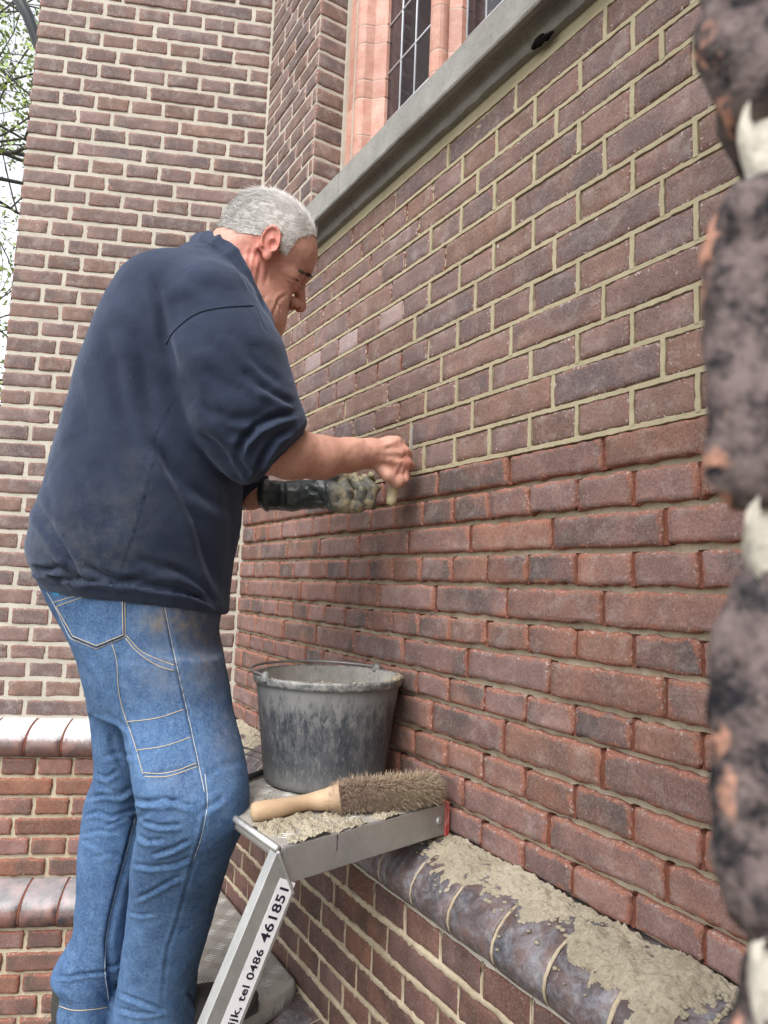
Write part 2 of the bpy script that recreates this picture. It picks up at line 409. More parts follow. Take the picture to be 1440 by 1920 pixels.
# moulded, glazed plinth bricks
gz_ = Mat('glazed_plinth_brick', .28, .55)
q1 = gz_.noise(18, 5, .7, True); q2 = gz_.noise(70, 4, .75, True)
cc = gz_.mix(gz_.ramp(q1, [(.35, 0.), (.62, 1.)]), (.045, .046, .055), (.125, .080, .072))
cc = gz_.mix(gz_.math('MULTIPLY', gz_.ramp(gz_.noise(34, 6, .8, True, dist=.5), [(.46, 0.), (.66, 1.)]), .55), cc, (.30, .32, .36))
cc = gz_.mix(gz_.ramp(q2, [(.70, 0.), (.76, 1.)]), cc, (.50, .45, .36))
gz_.color(cc).rough(gz_.ramp(q2, [(.3, .18), (.7, .55)])); gz_.bump(q2, .25, .002); gz_.bump(q1, .3, .006); B_GLZ = gz_.m
def glz_far(nm, amt, dark):
    g = Mat(nm, .35, .5); a1 = g.noise(18, 5, .7, True); a2 = g.noise(60, 4, .8, True)
    sp = g.n('ShaderNodeSeparateXYZ'); g.l(g.tc.outputs['Object'], sp.inputs[0])
    c = g.mix(g.ramp(a1, [(.38, 0.), (.6, 1.)]), dark, (.17, .085, .070))
    hgt = g.math('ADD', sp.outputs['Z'], g.math('MULTIPLY', g.math('SUBTRACT', a2, .5), .05))
    lime = g.math('MULTIPLY', g.ramp(g.math('MULTIPLY', g.math('ADD', hgt, .07), 14.0), [(.25, 0.), (.5, amt)]), g.ramp(a1, [(.2, .55), (.6, 1.)]))
    c = g.mix(lime, c, (.62, .62, .65)); g.color(c).rough(g.ramp(a2, [(.3, .25), (.7, .6)])); g.bump(a2, .25, .002); return g.m
B_GLF = glz_far('limed_plinth_brick', .95, (.08, .05, .045)); B_GLD = glz_far('dark_plinth_brick', .35, (.03, .03, .034))
PROF = [(-.06, .000), (.0, -.001), (.030, -.006), (.060, -.015), (.083, -.027), (.100, -.043), (.110, -.060), (.1125, -.076), (.108, -.091), (.099, -.101), (.086, -.105), (.05, -.106), (-.06, -.106)]
_rb = {}
def roll_mesh(L, mat, kind, sc=1.):
    key = (round(L, 3), mat.name, kind)
    if key in _rb: return _rb[key]
    r = np.random.RandomState(kind+5); xs = [-.5*L, -.5*L+.002, -.25*L, 0, .25*L, .5*L-.002, .5*L]; V = []
    tw = r.randn()*.001
    for i, x in enumerate(xs):
        e = .0022 if i in (0, len(xs)-1) else 0
        for k, (o, z) in enumerate(PROF):
            j = r.randn(2)*.0005; kk = .97 if e and 1 < k < 11 else 1
            V.append((x+r.randn()*.0004, o*kk+j[0], z*kk-e*.3+j[1]+tw*x*5))
    n = len(PROF); Fc = [(i*n+k, i*n+k+1, (i+1)*n+k+1, (i+1)*n+k) for i in range(len(xs)-1) for k in range(n-1)]
    Fc += [tuple(range(n))[::-1], tuple((len(xs)-1)*n+k for k in range(n))]
    me = mesh('moulded_brick', V, [f[::-1] for f in Fc], mat, True); _rb[key] = me; return me
def roll_course(root, OO, t, n, lo, hi, d, z, mat, ph, strips, lab=None):
    us = [lo]+[u for u in np.arange(ph, hi, .11) if lo+.03 < u < hi-.02]+[hi]; O = np.asarray(OO)+np.asarray(n)*d
    for a_, b_ in zip(us[:-1], us[1:]):
        M = frame_mat(O, t, n, (a_+b_)/2, z+random.gauss(0, .0006), random.gauss(0, .0008), random.gauss(0, .004), random.gauss(0, .004))
        o = link('moulded_brick', roll_mesh(round((b_-a_-.005)/.002)*.002, mat, random.randrange(5)), root, M)
        if lab: o['label'] = lab
    for u in us[1:-1]:    # thin joints between them
        V = []; w = .0032
        for q_ in (-w, w):
            for o_, z_ in PROF[:12]: V.append(O+t*(u+q_+random.gauss(0, .0003))+n*(max(-.06, o_*.985-.0005))+UP*(z+z_*.985-.001))
        m = 12; strips.add(V, [(k, k+1, m+k+1, m+k) for k in range(m-1)]+[tuple(range(m)), tuple(m+k for k in range(m))[::-1]])
rollj = MB()
roll_course(church, OR, tR, nR, .30, YC+.06, 0, LEDGE, B_GLZ, .964-.11*6, rollj, 'dark glazed bullnose brick of the upper plinth')
roll_course(church, OR, tR, nR, .20, YC+.08, DBL, LED2-.002, B_GLZ, .99-.11*6, rollj, 'dark glazed bullnose brick of the lower plinth')

# body of mortar behind the bricks
bb = MB()
bb.box((0, 0, 0), np.array([1., 0, 0]), np.array([0, 1., 0]), UP, A+.0042, A+.34, YN-.1, YC+.1, zR(0)-.004, SILLB+.02)
bb.build('mortar_backing', M_FRESH, church)
bb = MB(); bb.box((0, 0, 0), np.array([1., 0, 0]), np.array([0, 1., 0]), UP, A+.0150, A+.34, YN-.1, YC+.1, LEDGE-.02, zR(0)-.0045)
bb.build('mortar_backing', M_BED, church)
bb = MB(); bb.box((0, 0, 0), np.array([1., 0, 0]), np.array([0, 1., 0]), UP, A-DBL+.004, A+.34, .28, YC+.1, LED2-.02, LEDGE-.105)
bb.box((0, 0, 0), np.array([1., 0, 0]), np.array([0, 1., 0]), UP, A-DB2+.004, A+.34, .22, YC+.12, GZ, LED2-.104)
bb.box((0, 0, 0), np.array([1., 0, 0]), np.array([0, 1., 0]), UP, A+.003, A+.105, WL+.003, YC+.1, SILLT, TOP)
bb.box((0, 0, 0), np.array([1., 0, 0]), np.array([0, 1., 0]), UP, A+.003, A+.105, YN-.1, WR-.003, SILLT, TOP)
bb.build('mortar_backing', M_FARM, church)
fresh.build('fresh_pointing', M_FRESH, church, False, label='fresh olive-grey mortar joints of the upper courses')
dust.build('raked_perpends', M_DUST, church, True)
lowm.build('plinth_pointing', M_LOWM, church, True)
rollj.build('plinth_joints', M_LOWM, church, True, kind='stuff')

# stone sill / string course, profile extruded along the facet
st = Mat('bluestone', .85, .2); s1 = st.noise(9, 6, .7); s2 = st.noise(150, 3, .7); s3 = st.noise(3, 4, .6)
cc = st.mix(st.ramp(s1, [(.35, 0.), (.65, 1.)]), (.205, .200, .185), (.300, .292, .272))
cc = st.mix(st.math('MULTIPLY', st.ramp(s2, [(.30, 1.), (.42, 0.)]), .6), cc, (.07, .068, .06))
cc = st.mix(st.math('MULTIPLY', st.ramp(s3, [(.5, 0.), (.65, 1.)]), .25), cc, (.13, .13, .095))
st.color(cc).bump(s2, .5, .0015).bump(s1, .4, .004)
SP = [(-.19, 1.185), (.0, 1.128), (.057, 1.109), (.0605, 1.105), (.061, 1.035), (.0585, 1.031), (.046, 1.034), (.034, 1.042), (.027, 1.047), (.024, 1.046), (.0225, 1.042), (.018, 1.028), (.0145, 1.016), (.011, SILLB), (-.19, SILLB)]
UH = .908
def sill(u0, u1):
    us = np.linspace(u0, u1, max(3, int((u1-u0)/.006))); V = []
    N = fbm(np.array([[u*40, k*.7, 0] for u in us for k in range(len(SP))]), 1., 3, 3)
    for i, u in enumerate(us):
        for k, (o, z) in enumerate(SP):
            d = N[i*len(SP)+k]*.0005
            if 10 < k < 14:                              # broken arris on the lower fillet
                g = math.exp(-((u-UH)/.012)**2)*(.8+.5*math.sin(u*900)**2); o -= g*.003
                if k in (12, 13): d += N[i*len(SP)+k]*.0008
            V.append(OR+tR*u+nR*(o+d)+UP*(z+d*.5))
    n = len(SP); Fc = [(i*n+k, (i+1)*n+k, (i+1)*n+k+1, i*n+k+1) for i in range(len(us)-1) for k in range(n-1)]
    Fc += [tuple(range(n)), tuple((len(us)-1)*n+k for k in range(n))[::-1]]
    o = link('stone_sill', mesh('stone_sill', V, Fc, st.m, False), church)
    return o
hk = Mat('hole_shade', .95, .05); hk.color((.012, .011, .010))  # near-black colour that paints the shade of the hole in the sill
sill(YN-.05, 1.6); sill(1.6025, YC+.06)

# ---- window: terracotta jambs, mullion, leaded panes
tc = Mat('terracotta', .6, .35); t1 = tc.noise(20, 5, .7, True); t2 = tc.noise(90, 4, .7, True)
c = tc.mix(tc.ramp(t1, [(.35, 0.), (.65, 1.)]), (.38, .175, .125), (.48, .28, .225))
c = tc.hsv(c, None, None, tc.math('ADD', tc.math('MULTIPLY', tc.rnd(), .35), .82))
c = tc.mix(tc.math('MULTIPLY', tc.ramp(t2, [(.55, 0.), (.72, 1.)]), .45), c, (.62, .52, .46)); tc.color(c); tc.bump(t2, .3, .0015); T_COT = tc.m
window = empty('church_window', (A+.105, 1.4, 1.17)); setpar(window, church); window['label'] = 'tall leaded window with salmon terracotta jambs'
def plan_block(prof, z0, z1, name, mat, par, ins=.0):
    """prof: closed plan polygon in (u, depth behind facet)"""
    pr = np.array(prof, float); n = len(pr); c0 = pr.mean(0); V = []
    for z, k in ((z0, .975), (z0+.003, 1.), (z1-.003, 1.), (z1, .975)):
        for u, e in c0+(pr-c0)*k: V.append((A+e, u, z))
    Fc = [(i*n+k, i*n+(k+1) % n, (i+1)*n+(k+1) % n, (i+1)*n+k) for i in range(3) for k in range(n)]+[tuple(range(n))[::-1], tuple(3*n+k for k in range(n))]
    return link(name, mesh(name, V, Fc, mat, False), par)
def arc(cu, ce, r, a0, a1, n=10): return [(cu+r*math.cos(math.radians(a0+(a1-a0)*i/n)), ce+r*math.sin(math.radians(a0+(a1-a0)*i/n))) for i in range(n+1)]
JL = [(1.918, .108), (1.872, .108), (1.868, .118)]+arc(1.835, .128, .030, 10, -150, 10)+[(1.800, .140), (1.770, .168), (1.770, .21), (1.918, .21)]
JR = [(2.82-u, e) for u, e in JL][::-1]
MU = [(1.455, .20), (1.455, .160), (1.432, .135)]+arc(1.41, .122, .026, 20, -200, 12)[0:13]+[(1.388, .135), (1.365, .160), (1.365, .20)]
z = 1.15; i = 0
while z < TOP-.05:
    h = (.062, .125)[i % 2]
    for pf in (JL, JR, MU): plan_block(pf, z+.0012, z+h-.0012, 'terracotta_block', T_COT, window)
    z += h; i += 1
jm = MB()
for pf in (JL, JR, MU):
    pr = np.array(pf); c0 = pr.mean(0); pr = c0+(pr-c0)*.965; n = len(pr)
    V = [(A+e, u, zz) for zz in (1.14, TOP) for u, e in pr]; jm.add(V, [(k, (k+1) % n, n+(k+1) % n, n+k) for k in range(n)])
jm.box((0, 0, 0), np.array([1., 0, 0]), np.array([0, 1., 0]), UP, A+.098, A+.112, 1.908, 1.926, 1.13, TOP)
jm.build('jamb_mortar', M_FARM, window)
gl = Mat('window_glass', .08, .5); gn = gl.noise(30, 3, .6)
gl.color(gl.mix(gl.ramp(gl.noise(160, 2, .5), [(.70, 0.), (.74, 1.)]), (.018, .016, .020), (.10, .10, .11))).bump(gn, .15, .004)  # dark base colour puts the unlit interior into the opaque panes
ld = Mat('lead_came', .45, .5); ld.color((.58, .60, .64)); ld.b.inputs['Metallic'].default_value = .3
cames = MB(); GX = A+.178
for lo, hi in ((1.455, 1.775), (1.045, 1.365)):
    cu = np.linspace(lo, hi, 5); cz = np.arange(1.11, TOP, .165)
    for i in range(4):
        for k in range(len(cz)-1):
            tx = random.gauss(0, .0008)
            V = [(GX+tx, cu[i]+.001, cz[k]+.001), (GX-tx, cu[i+1]-.001, cz[k]+.001), (GX+tx, cu[i+1]-.001, cz[k+1]-.001), (GX-tx, cu[i]+.001, cz[k+1]-.001)]
            V += [(x+.003, y, zz) for x, y, zz in V]
            link('pane', mesh('pane', V, [(0, 1, 2, 3), (7, 6, 5, 4), (0, 4, 5, 1), (1, 5, 6, 2), (2, 6, 7, 3), (3, 7, 4, 0)], gl.m), window)
    for u in cu: cames.tube([(GX-.0005, u, 1.11), (GX-.0005, u, TOP)], .0035, 6)
    for zz in cz: cames.tube([(GX-.001, lo, zz), (GX-.001, hi, zz)], .0033, 6)
cames.build('lead_came', ld.m, window, True)
bk = MB(); bk.box((0, 0, 0), np.array([1., 0, 0]), np.array([0, 1., 0]), UP, A+.215, A+.34, WR, WL, SILLT, TOP); bk.build('interior_dark_block', gl.m, window)  # near-black block stands in for the unlit church interior
CW.finish()

# ================================================================ far buttress, to the left of the facet
OL = PC.copy(); ED = .839                      # ED: outer edge, measured from the corner along tL
butt = empty('brick_buttress', tuple(PC+tL*.42-nL*.25+UP*GZ), group='buttresses either side of the facet', label='dark brick buttress behind the man with wide pale joints and a limewashed plinth', category='buttress')
BW = Wall(butt)
zt = [-.472, -.410, -.349, -.2885, -.2325, -.1735, -.1100]
zL = zt+[-.1100+.0619*i for i in range(1, 13)]; zL += [zL[-1]+.0618*i for i in range(1, 40)]
iS2 = min(range(len(zL)), key=lambda i: abs(zL[i]-1.1337))
for i in range(len(zL)-1):
    z0_, z1_ = zL[i], zL[i+1]; k = (i-iS2) % 4
    e = []                                      # distances from the outer edge
    if k % 2: x = .104; st_ = .1195
    elif k == 0: e = [.167]; x = .167+.117; st_ = .24
    else: x = .169; st_ = .24
    while x < ED-.03: e.append(x+random.gauss(0, .0018)); x += st_
    pp = [0]+[ED-v for v in e[::-1]]+[ED]
    for a_, b_ in zip(pp[:-1], pp[1:]):
        BW.add(OL, tL, nL, a_, b_-(0 if b_ < ED else -.008), z0_, z1_, B_FAR, .0015, .0135, .0135)
# outer end face (seen only from a step aside)
tE = -nL; nE = tL; OE = PC+tL*ED
for i in range(0, 48):
    st_ = .11 if i % 2 else .22
    for u in np.arange(0.0 if i % 2 else .11, .40, st_): BW.add(OE, tE, nE, u+(.0 if u else .004), min(u+st_, .44), zL[i], zL[i+1], B_FAR, .001, .0125, .0125)
lim = MB(); lim2 = MB()
plinth_rows(OL, tL, nL, -.12, ED+DBL, DBL, -.578, -.942, B_FARLOW, BW, .011, .011, ED+DBL-.66-.012, None, None)
plinth_rows(OL, tL, nL, -.2, ED+DB2, DB2, -1.055, GZ, B_FARLOW, BW, .011, .011, ED+DB2-.66-.03, None, None)
roll_course(butt, OL, tL, nL, -.1, ED+.10, 0, -.474, B_GLF, .839-.105-.66, lim, 'limewashed bullnose brick')
roll_course(butt, OL, tL, nL, -.16, ED+.19, DBL, -.944, B_GLD, .839-.05-.77, lim, 'dark bullnose brick with white bloom')
lim.build('plinth_joints', M_DUST, butt, True, kind='stuff')
mm = MB(); mm.box(PC, tL, nL, UP, -.05, ED-.004, -.42, -.0035, -.50, 2.7); mm.build('pale_mortar', M_FARM, butt)
mm = MB(); mm.box(PC, tL, nL, UP, -.1, ED+DBL-.01, -.42, DBL-.0085, -.95, -.578); mm.box(PC, tL, nL, UP, -.1, ED+DB2-.01, -.42, DB2-.0085, GZ, -1.05); mm.build('pale_mortar', M_BED, butt)
BW.finish()

# ================================================================ near buttress: the rough arris right beside the lens
nb = Mat('weathered_brick', .95, .15); b1 = nb.noise(170, 6, .8, True); b2 = nb.noise(420, 4, .75, True); b3 = nb.noise(95, 4, .65, True)
c = nb.mix(nb.ramp(b1, [(.42, 0.), (.58, 1.)]), (.016, .016, .019), (.175, .135, .128))
c = nb.mix(nb.ramp(b2, [(.60, 0.), (.72, .6)]), c, (.20, .15, .13))
e = nb.math('ADD', nb.math('MULTIPLY', nb.attr('chip'), 1.), nb.math('MULTIPLY', nb.math('SUBTRACT', b3, .5), 1.4))
c = nb.mix(nb.ramp(e, [(.46, 0.), (.56, 1.)]), c, (.46, .24, .17)); nb.color(c); nb.bump(b2, .8, .0012); nb.bump(b1, .6, .002)
dS = np.array([.917, .400, 0]); dS /= np.linalg.norm(dS); nEnd = -dS; tEnd = np.array([-dS[1], dS[0], 0])    # tEnd runs towards the corner
CN = np.array([.0955, .0605, 0])-CRT*np.array([1, 1, 0])*.0046
near = empty('brick_buttress', tuple(CN+dS*.3-tEnd*.2+UP*GZ), group='buttresses either side of the facet', label='rough blackened brick arris of the nearest buttress, out of focus at the right edge', category='buttress')
zN = [.0715-.0625+.0600*i for i in range(-26, 44)]
for i in range(len(zN)-1):
    z0_, z1_ = zN[i]+.0045, zN[i+1]-.0045
    if z0_ < GZ: continue
    fine = abs((z0_+z1_)/2) < .16
    m = 26 if fine else 6; k_ = 18 if fine else 4
    # end face brick wraps the corner: end face width .1/.21, side face depth .21/.1
    we, ws = (.105, .215) if i % 2 else (.215, .105)
    a0 = np.r_[np.linspace(-we, -.012, m), -.012+.012*np.sin(np.linspace(.2, math.pi/2, 6 if fine else 2))]; V = []; ch = []
    AR = .0048
    path = [(u, 0., 0) for u in np.linspace(-we, -AR, m)]
    path += [(-AR+AR*math.sin(t_), AR-AR*math.cos(t_), 1) for t_ in np.linspace(.15, math.pi/2, 7 if fine else 3)]
    path += [(0., v, 1) for v in np.linspace(AR, ws, m)[1:]]
    for p_, (u, v, cf) in enumerate(path):
        nn = nEnd if p_ < m else (tEnd if v > AR else nrm(nEnd*(1-v/AR)+tEnd*(v/AR)))
        for q_ in range(k_+1):
            f = q_/k_; z = z0_+(z1_-z0_)*f; ez = min(f, 1-f)*(z1_-z0_)
            rr = -.0040*max(0, 1-ez/.0055)**2-(.0022 if cf else 0)*max(0, 1-ez/.012)
            V.append(CN+tEnd*u+dS*v+nn*rr+UP*z); ch.append((1-min(1, ez/.012))*.08+(.42 if cf and v < .012 else .10))
    V = np.array(V); nn_ = np.array([nEnd if p_ < m else (tEnd if path[p_][1] > .009 else nrm(nEnd+tEnd)) for p_ in range(len(path)) for _ in range(k_+1)])
    if fine: V += nn_*(fbm(V, 190, 4, 5)*.0013+fbm(V, 70, 2, 9)*.0009)[:, None]
    n = k_+1; Fc = [(p_*n+q_, p_*n+q_+1, (p_+1)*n+q_+1, (p_+1)*n+q_) for p_ in range(len(path)-1) for q_ in range(k_)]
    # close top and bottom and back
    base = len(V); back = [CN+tEnd*(-we)+dS*ws+UP*z0_, CN+tEnd*(-we)+dS*ws+UP*z1_]
    V = np.vstack([V, back]); ch += [0, 0]
    Fc.append(tuple([p_*n for p_ in range(len(path))]+[base])); Fc.append(tuple([p_*n+k_ for p_ in range(len(path))][::-1]+[base+1]))
    link('brick', mesh('brick', V, Fc, nb.m, True, {'chip': ch}), near)
    if we < .2: CE = CN+tEnd*(-we-.009)
    for q_ in range(2):
        lo = -we-.009-(.21*q_ if q_ else 0); wdt = .105 if (q_ == 0 and we > .2) else .21
        V = [CN+tEnd*u+dS*v+UP*z for u in (lo-wdt+.0, lo) for v in (0, .1) for z in (z0_, z1_)]
        if lo-wdt > -.46: link('brick', mesh('brick', V, [(0, 1, 3, 2), (4, 6, 7, 5), (0, 4, 5, 1), (2, 3, 7, 6), (0, 2, 6, 4), (1, 5, 7, 3)], nb.m, False, {'chip': [0]*8}), near)
    for v0 in np.arange(ws+.009, .80, .22):
        v1 = min(v0+.211, .815); V = [CN+tEnd*u+dS*v+UP*z for u in (-.1, 0) for v in (v0, v1) for z in (z0_, z1_)]
        if -.5 < z0_ < .5: link('brick', mesh('brick', V, [(0, 1, 3, 2), (4, 6, 7, 5), (0, 4, 5, 1), (2, 3, 7, 6), (0, 2, 6, 4), (1, 5, 7, 3)], nb.m, False, {'chip': [0]*8}), near)
mm = MB(); mm.box(CN, dS, -tEnd, UP, .012, .84, .011, .42, GZ, 2.7); mo = mm.build('pale_mortar', M_FARM, near)
mm = MB()
for zz in zN:                       # uneven squeezed mortar in the joints near the lens
    if abs(zz) > .16: continue
    V = []; us_ = [(-u_, 0.) for u_ in np.linspace(.10, .0075, 24)]+[(-.0065, .001), (-.0055, .003), (-.005, .006)]+[(-.005, v_) for v_ in np.linspace(.010, .09, 18)]
    for p_, (u_, v_) in enumerate(us_):
        nn = nEnd if p_ < 24 else (nrm(nEnd+tEnd) if p_ < 27 else tEnd)
        for q_ in range(9):
            f = q_/8; V.append(CN+tEnd*(u_)+dS*(v_+(.004 if p_ < 24 else 0))+nn*(-.0015*(2*f-1)**2)+UP*(zz-.0065+.013*f))
    V = np.array(V); V += nrm(nEnd+tEnd)*(fbm(V, 150, 3, 15)*.0012)[:, None]
    mm.add(V, [(p_*9+q_, p_*9+q_+1, (p_+1)*9+q_+1, (p_+1)*9+q_) for p_ in range(len(us_)-1) for q_ in range(8)])
mm.build('squeezed_mortar', M_FARM, near, True, kind='stuff')

# ================================================================ implicit surfaces
def smin(a, b, k):
    h = np.clip(.5+.5*(b-a)/k, 0, 1); return b*(1-h)+a*h-k*h*(1-h)
def smax(a, b, k): return -smin(-a, -b, k)
def ell(p, c, r, Rm=None):
    q = p-np.asarray(c)
    if Rm is not None: q = q@Rm
    r = np.asarray(r); k0 = np.linalg.norm(q/r, axis=1); k1 = np.linalg.norm(q/(r*r), axis=1)+1e-9
    return k0*(k0-1)/k1
def rcone(p, a, b, r1, r2):
    a = np.asarray(a, float); b = np.asarray(b, float); ab = b-a
    h = np.clip((p-a)@ab/(ab@ab), 0, 1); return np.linalg.norm(p-a-h[:, None]*ab, axis=1)-(r1+(r2-r1)*h)
def chain(p, pts, rad, k=.006):
    d = None
    for i in range(len(pts)-1):
        e = rcone(p, pts[i], pts[i+1], rad[i], rad[i+1]); d = e if d is None else smin(d, e, k)
    return d
def zloft(p, rings):
    """rings (z, cx, cy, half width along Rh, half depth along Fh), z ascending"""
    R = np.array(sorted(rings)); z = np.clip(p[:, 2], R[0, 0], R[-1, 0])
    def pc(col):                     # smooth (cosine-ish cubic) interpolation
        zz = R[:, 0]; v = R[:, col]; g = np.gradient(v, zz); i = np.clip(np.searchsorted(zz, z)-1, 0, len(zz)-2)
        h = zz[i+1]-zz[i]; t = (z-zz[i])/h
        return (2*t**3-3*t**2+1)*v[i]+(t**3-2*t**2+t)*h*g[i]+(-2*t**3+3*t**2)*v[i+1]+(t**3-t**2)*h*g[i+1]
    cx, cy, w, dp = pc(1), pc(2), pc(3), pc(4)
    qx = (p[:, 0]-cx); qy = (p[:, 1]-cy); a = qx*Rh[0]+qy*Rh[1]; b = qx*Fh[0]+qy*Fh[1]
    n = 2.3; k = ((np.abs(a)/w)**n+(np.abs(b)/dp)**n)**(1/n)+1e-9
    d = (k-1)*np.minimum(w, dp)*.95
    return np.maximum(d, np.maximum(p[:, 2]-R[-1, 0], R[0, 0]-p[:, 2]))
def ring(y, xl, xr, D, dh):
    tl, tr = xl, xr; th = np.linspace(0, 2*math.pi, 60, endpoint=False); n = 2.3
    for _ in range(8):
        c = P((tl+tr)/2, y, D); w = (tr-tl)/2*D/FPX; ct, st = np.cos(th), np.sin(th)
        a_ = w*np.sign(ct)*np.abs(ct)**(2/n); b_ = dh*np.sign(st)*np.abs(st)**(2/n)
        q = pj(c+a_[:, None]*Rh+b_[:, None]*Fh)[:, 0]; tl += (xl-q.min())*.8; tr += (xr-q.max())*.8
    return (c[2], c[0], c[1], w, dh)
def surf(f, lo, hi, h):
    """surface nets over the narrow band only"""
    B = 8; lo = np.asarray(lo, float); n = (np.ceil((np.asarray(hi)-lo)/h/B).astype(int))
    N = n*B+1; G = np.full(N, 1., np.float32)
    bi = np.stack(np.meshgrid(*[np.arange(k) for k in n], indexing='ij'), -1).reshape(-1, 3)
    cd_ = f(lo+(bi+.5)*B*h); act = np.abs(cd_) < B*h*1.9
    for b in bi[(~act) & (cd_ < 0)]: G[b[0]*B:b[0]*B+B+1, b[1]*B:b[1]*B+B+1, b[2]*B:b[2]*B+B+1] = -1
    ab = bi[act]; off = np.stack(np.meshgrid(*[np.arange(B+1)]*3, indexing='ij'), -1).reshape(-1, 3)
    for s_ in range(0, len(ab), 400):
        ch = ab[s_:s_+400]; idx = (ch[:, None]*B+off[None]).reshape(-1, 3); v = f(lo+idx*h)
        G[idx[:, 0], idx[:, 1], idx[:, 2]] = v
    ins = G < 0
    c = np.zeros(np.array(ins.shape)-1, np.uint8)
    for a in (0, 1):
        for b in (0, 1):
            for d in (0, 1): c += ins[a:c.shape[0]+a, b:c.shape[1]+b, d:c.shape[2]+d]
    cells = np.argwhere((c > 0) & (c < 8)); vid = np.full(c.shape, -1, np.int32); vid[tuple(cells.T)] = np.arange(len(cells))
    acc = np.zeros((len(cells), 3)); cnt = np.zeros(len(cells))
    for ax in range(3):
        o1, o2 = [k for k in range(3) if k != ax]
        for a in (0, 1):
            for b in (0, 1):
                p0 = cells.copy(); p0[:, o1] += a; p0[:, o2] += b; p1 = p0.copy(); p1[:, ax] += 1
                g0 = G[tuple(p0.T)]; g1 = G[tuple(p1.T)]; m = (g0 < 0) != (g1 < 0); t = g0[m]/(g0[m]-g1[m])
                q = p0[m].astype(float); q[:, ax] += t; acc[m] += q; cnt[m] += 1
    V = lo+acc/cnt[:, None]*h; F_ = []
    for ax in range(3):
        o1, o2 = (ax+1) % 3, (ax+2) % 3
        sl0 = [slice(None)]*3; sl1 = [slice(None)]*3; sl0[ax] = slice(0, -1); sl1[ax] = slice(1, None)
        e = np.argwhere(ins[tuple(sl0)] != ins[tuple(sl1)])
        e = e[(e[:, o1] > 0) & (e[:, o2] > 0) & (e[:, o1] < c.shape[o1]) & (e[:, o2] < c.shape[o2])]
        q = []
        for a, b in ((0, 0), (1, 0), (1, 1), (0, 1)):
            k = e.copy(); k[:, o1] -= 1-a; k[:, o2] -= 1-b; q.append(vid[tuple(k.T)])
        q = np.stack(q, 1); fl = ins[tuple(e.T)]; q[~fl] = q[~fl][:, ::-1]; F_.append(q)
    F_ = np.concatenate(F_); return V, F_[(F_ >= 0).all(1)]
def normals(V, F_):
    n = np.cross(V[F_[:, 2]]-V[F_[:, 0]], V[F_[:, 3]]-V[F_[:, 1]]); N = np.zeros_like(V)
    for k in range(4): np.add.at(N, F_[:, k], n)
    return N/(np.linalg.norm(N, axis=1)[:, None]+1e-12)
def relax(V, F_, it=2, w=.5):
    for _ in range(it):
        A_ = np.zeros_like(V); c = np.zeros(len(V))
        for k in range(4):
            np.add.at(A_, F_[:, k], V[F_[:, (k+1) % 4]]+V[F_[:, k-1]]); np.add.at(c, F_[:, k], 2)
        V = V*(1-w)+A_/c[:, None]*w
    return V
def pdist(Q, poly):
    """distance, side and run along a picture-space polyline"""
    poly = np.asarray(poly, float); best = np.full(len(Q), 1e9); side = np.zeros(len(Q)); run = np.zeros(len(Q)); m = len(poly)-1
    for i in range(m):
        a, b = poly[i], poly[i+1]; ab = b-a; t = np.clip((Q-a)@ab/(ab@ab), 0, 1); d = Q-a-t[:, None]*ab; r = np.linalg.norm(d, axis=1)
        k = r < best; best[k] = r[k]; side[k] = np.sign(ab[0]*d[k, 1]-ab[1]*d[k, 0]); run[k] = (i+t[k])/m
    return best, side, run
def fold(V, N, strokes, dmin=0, dmax=99):
    """folds modelled as grooves and ridges that follow lines laid over the figure; real relief"""
    q = pj(V); view = -V/np.linalg.norm(V, axis=1)[:, None]; fc = np.clip((N*view).sum(1)*2.5+.35, 0, 1)
    fc *= (q[:, 2] > dmin)*(q[:, 2] < dmax); D = np.zeros(len(V))
    for poly, w, amp, ridge in strokes:
        poly = np.asarray(poly, float); lo = poly.min(0)-w*5; hi = poly.max(0)+w*5
        m = np.where((q[:, 0] > lo[0]) & (q[:, 0] < hi[0]) & (q[:, 1] > lo[1]) & (q[:, 1] < hi[1]) & (fc > 0))[0]
        if len(m) == 0: continue
        d, s_, r = pdist(q[m, :2], poly); tp = np.clip(np.minimum(r, 1-r)*5+.15, 0, 1)
        g = -np.exp(-(d/w)**2)+ridge*np.exp(-((d-1.7*w)/(1.2*w))**2)*(s_ > 0)+.25*ridge*np.exp(-((d-1.7*w)/(1.2*w))**2)*(s_ < 0)
        D[m] += amp*g*tp*fc[m]
    return V+N*D[:, None]
def bvh(V, F_): return BVHTree.FromPolygons([tuple(v) for v in V], [tuple(f) for f in F_])
def cast(T, poly, step=3., lift=.0008):
    pts = []; poly = np.asarray(poly, float)
    for a, b in zip(poly[:-1], poly[1:]):
        k = max(1, int(np.linalg.norm(b-a)/step))
        for i in range(k+(b is poly[-1])):
            x, y = a+(b-a)*i/k; r = ray(x, y); hit = T.ray_cast(Vector((0, 0, 0)), Vector(r).normalized())
            if hit[0] is not None: pts.append(np.array(hit[0])+np.array(hit[1])*lift)
    out = [pts[0]] if pts else []
    for p_ in pts[1:]:
        if np.linalg.norm(p_-out[-1]) < .03: out.append(p_)
    return np.array(out)
def curve(pts, n=8):
    """Catmull-Rom through the given picture points"""
    p = np.asarray(pts, float); p = np.vstack([2*p[0]-p[1], p, 2*p[-1]-p[-2]]); o = []
    for i in range(1, len(p)-2):
        for t in np.linspace(0, 1, n, endpoint=False):
            o.append(.5*((2*p[i])+(-p[i-1]+p[i+1])*t+(2*p[i-1]-5*p[i]+4*p[i+1]-p[i+2])*t*t+(-p[i-1]+3*p[i]-3*p[i+1]+p[i+2])*t**3))
    o.append(p[-2]); return np.array(o)

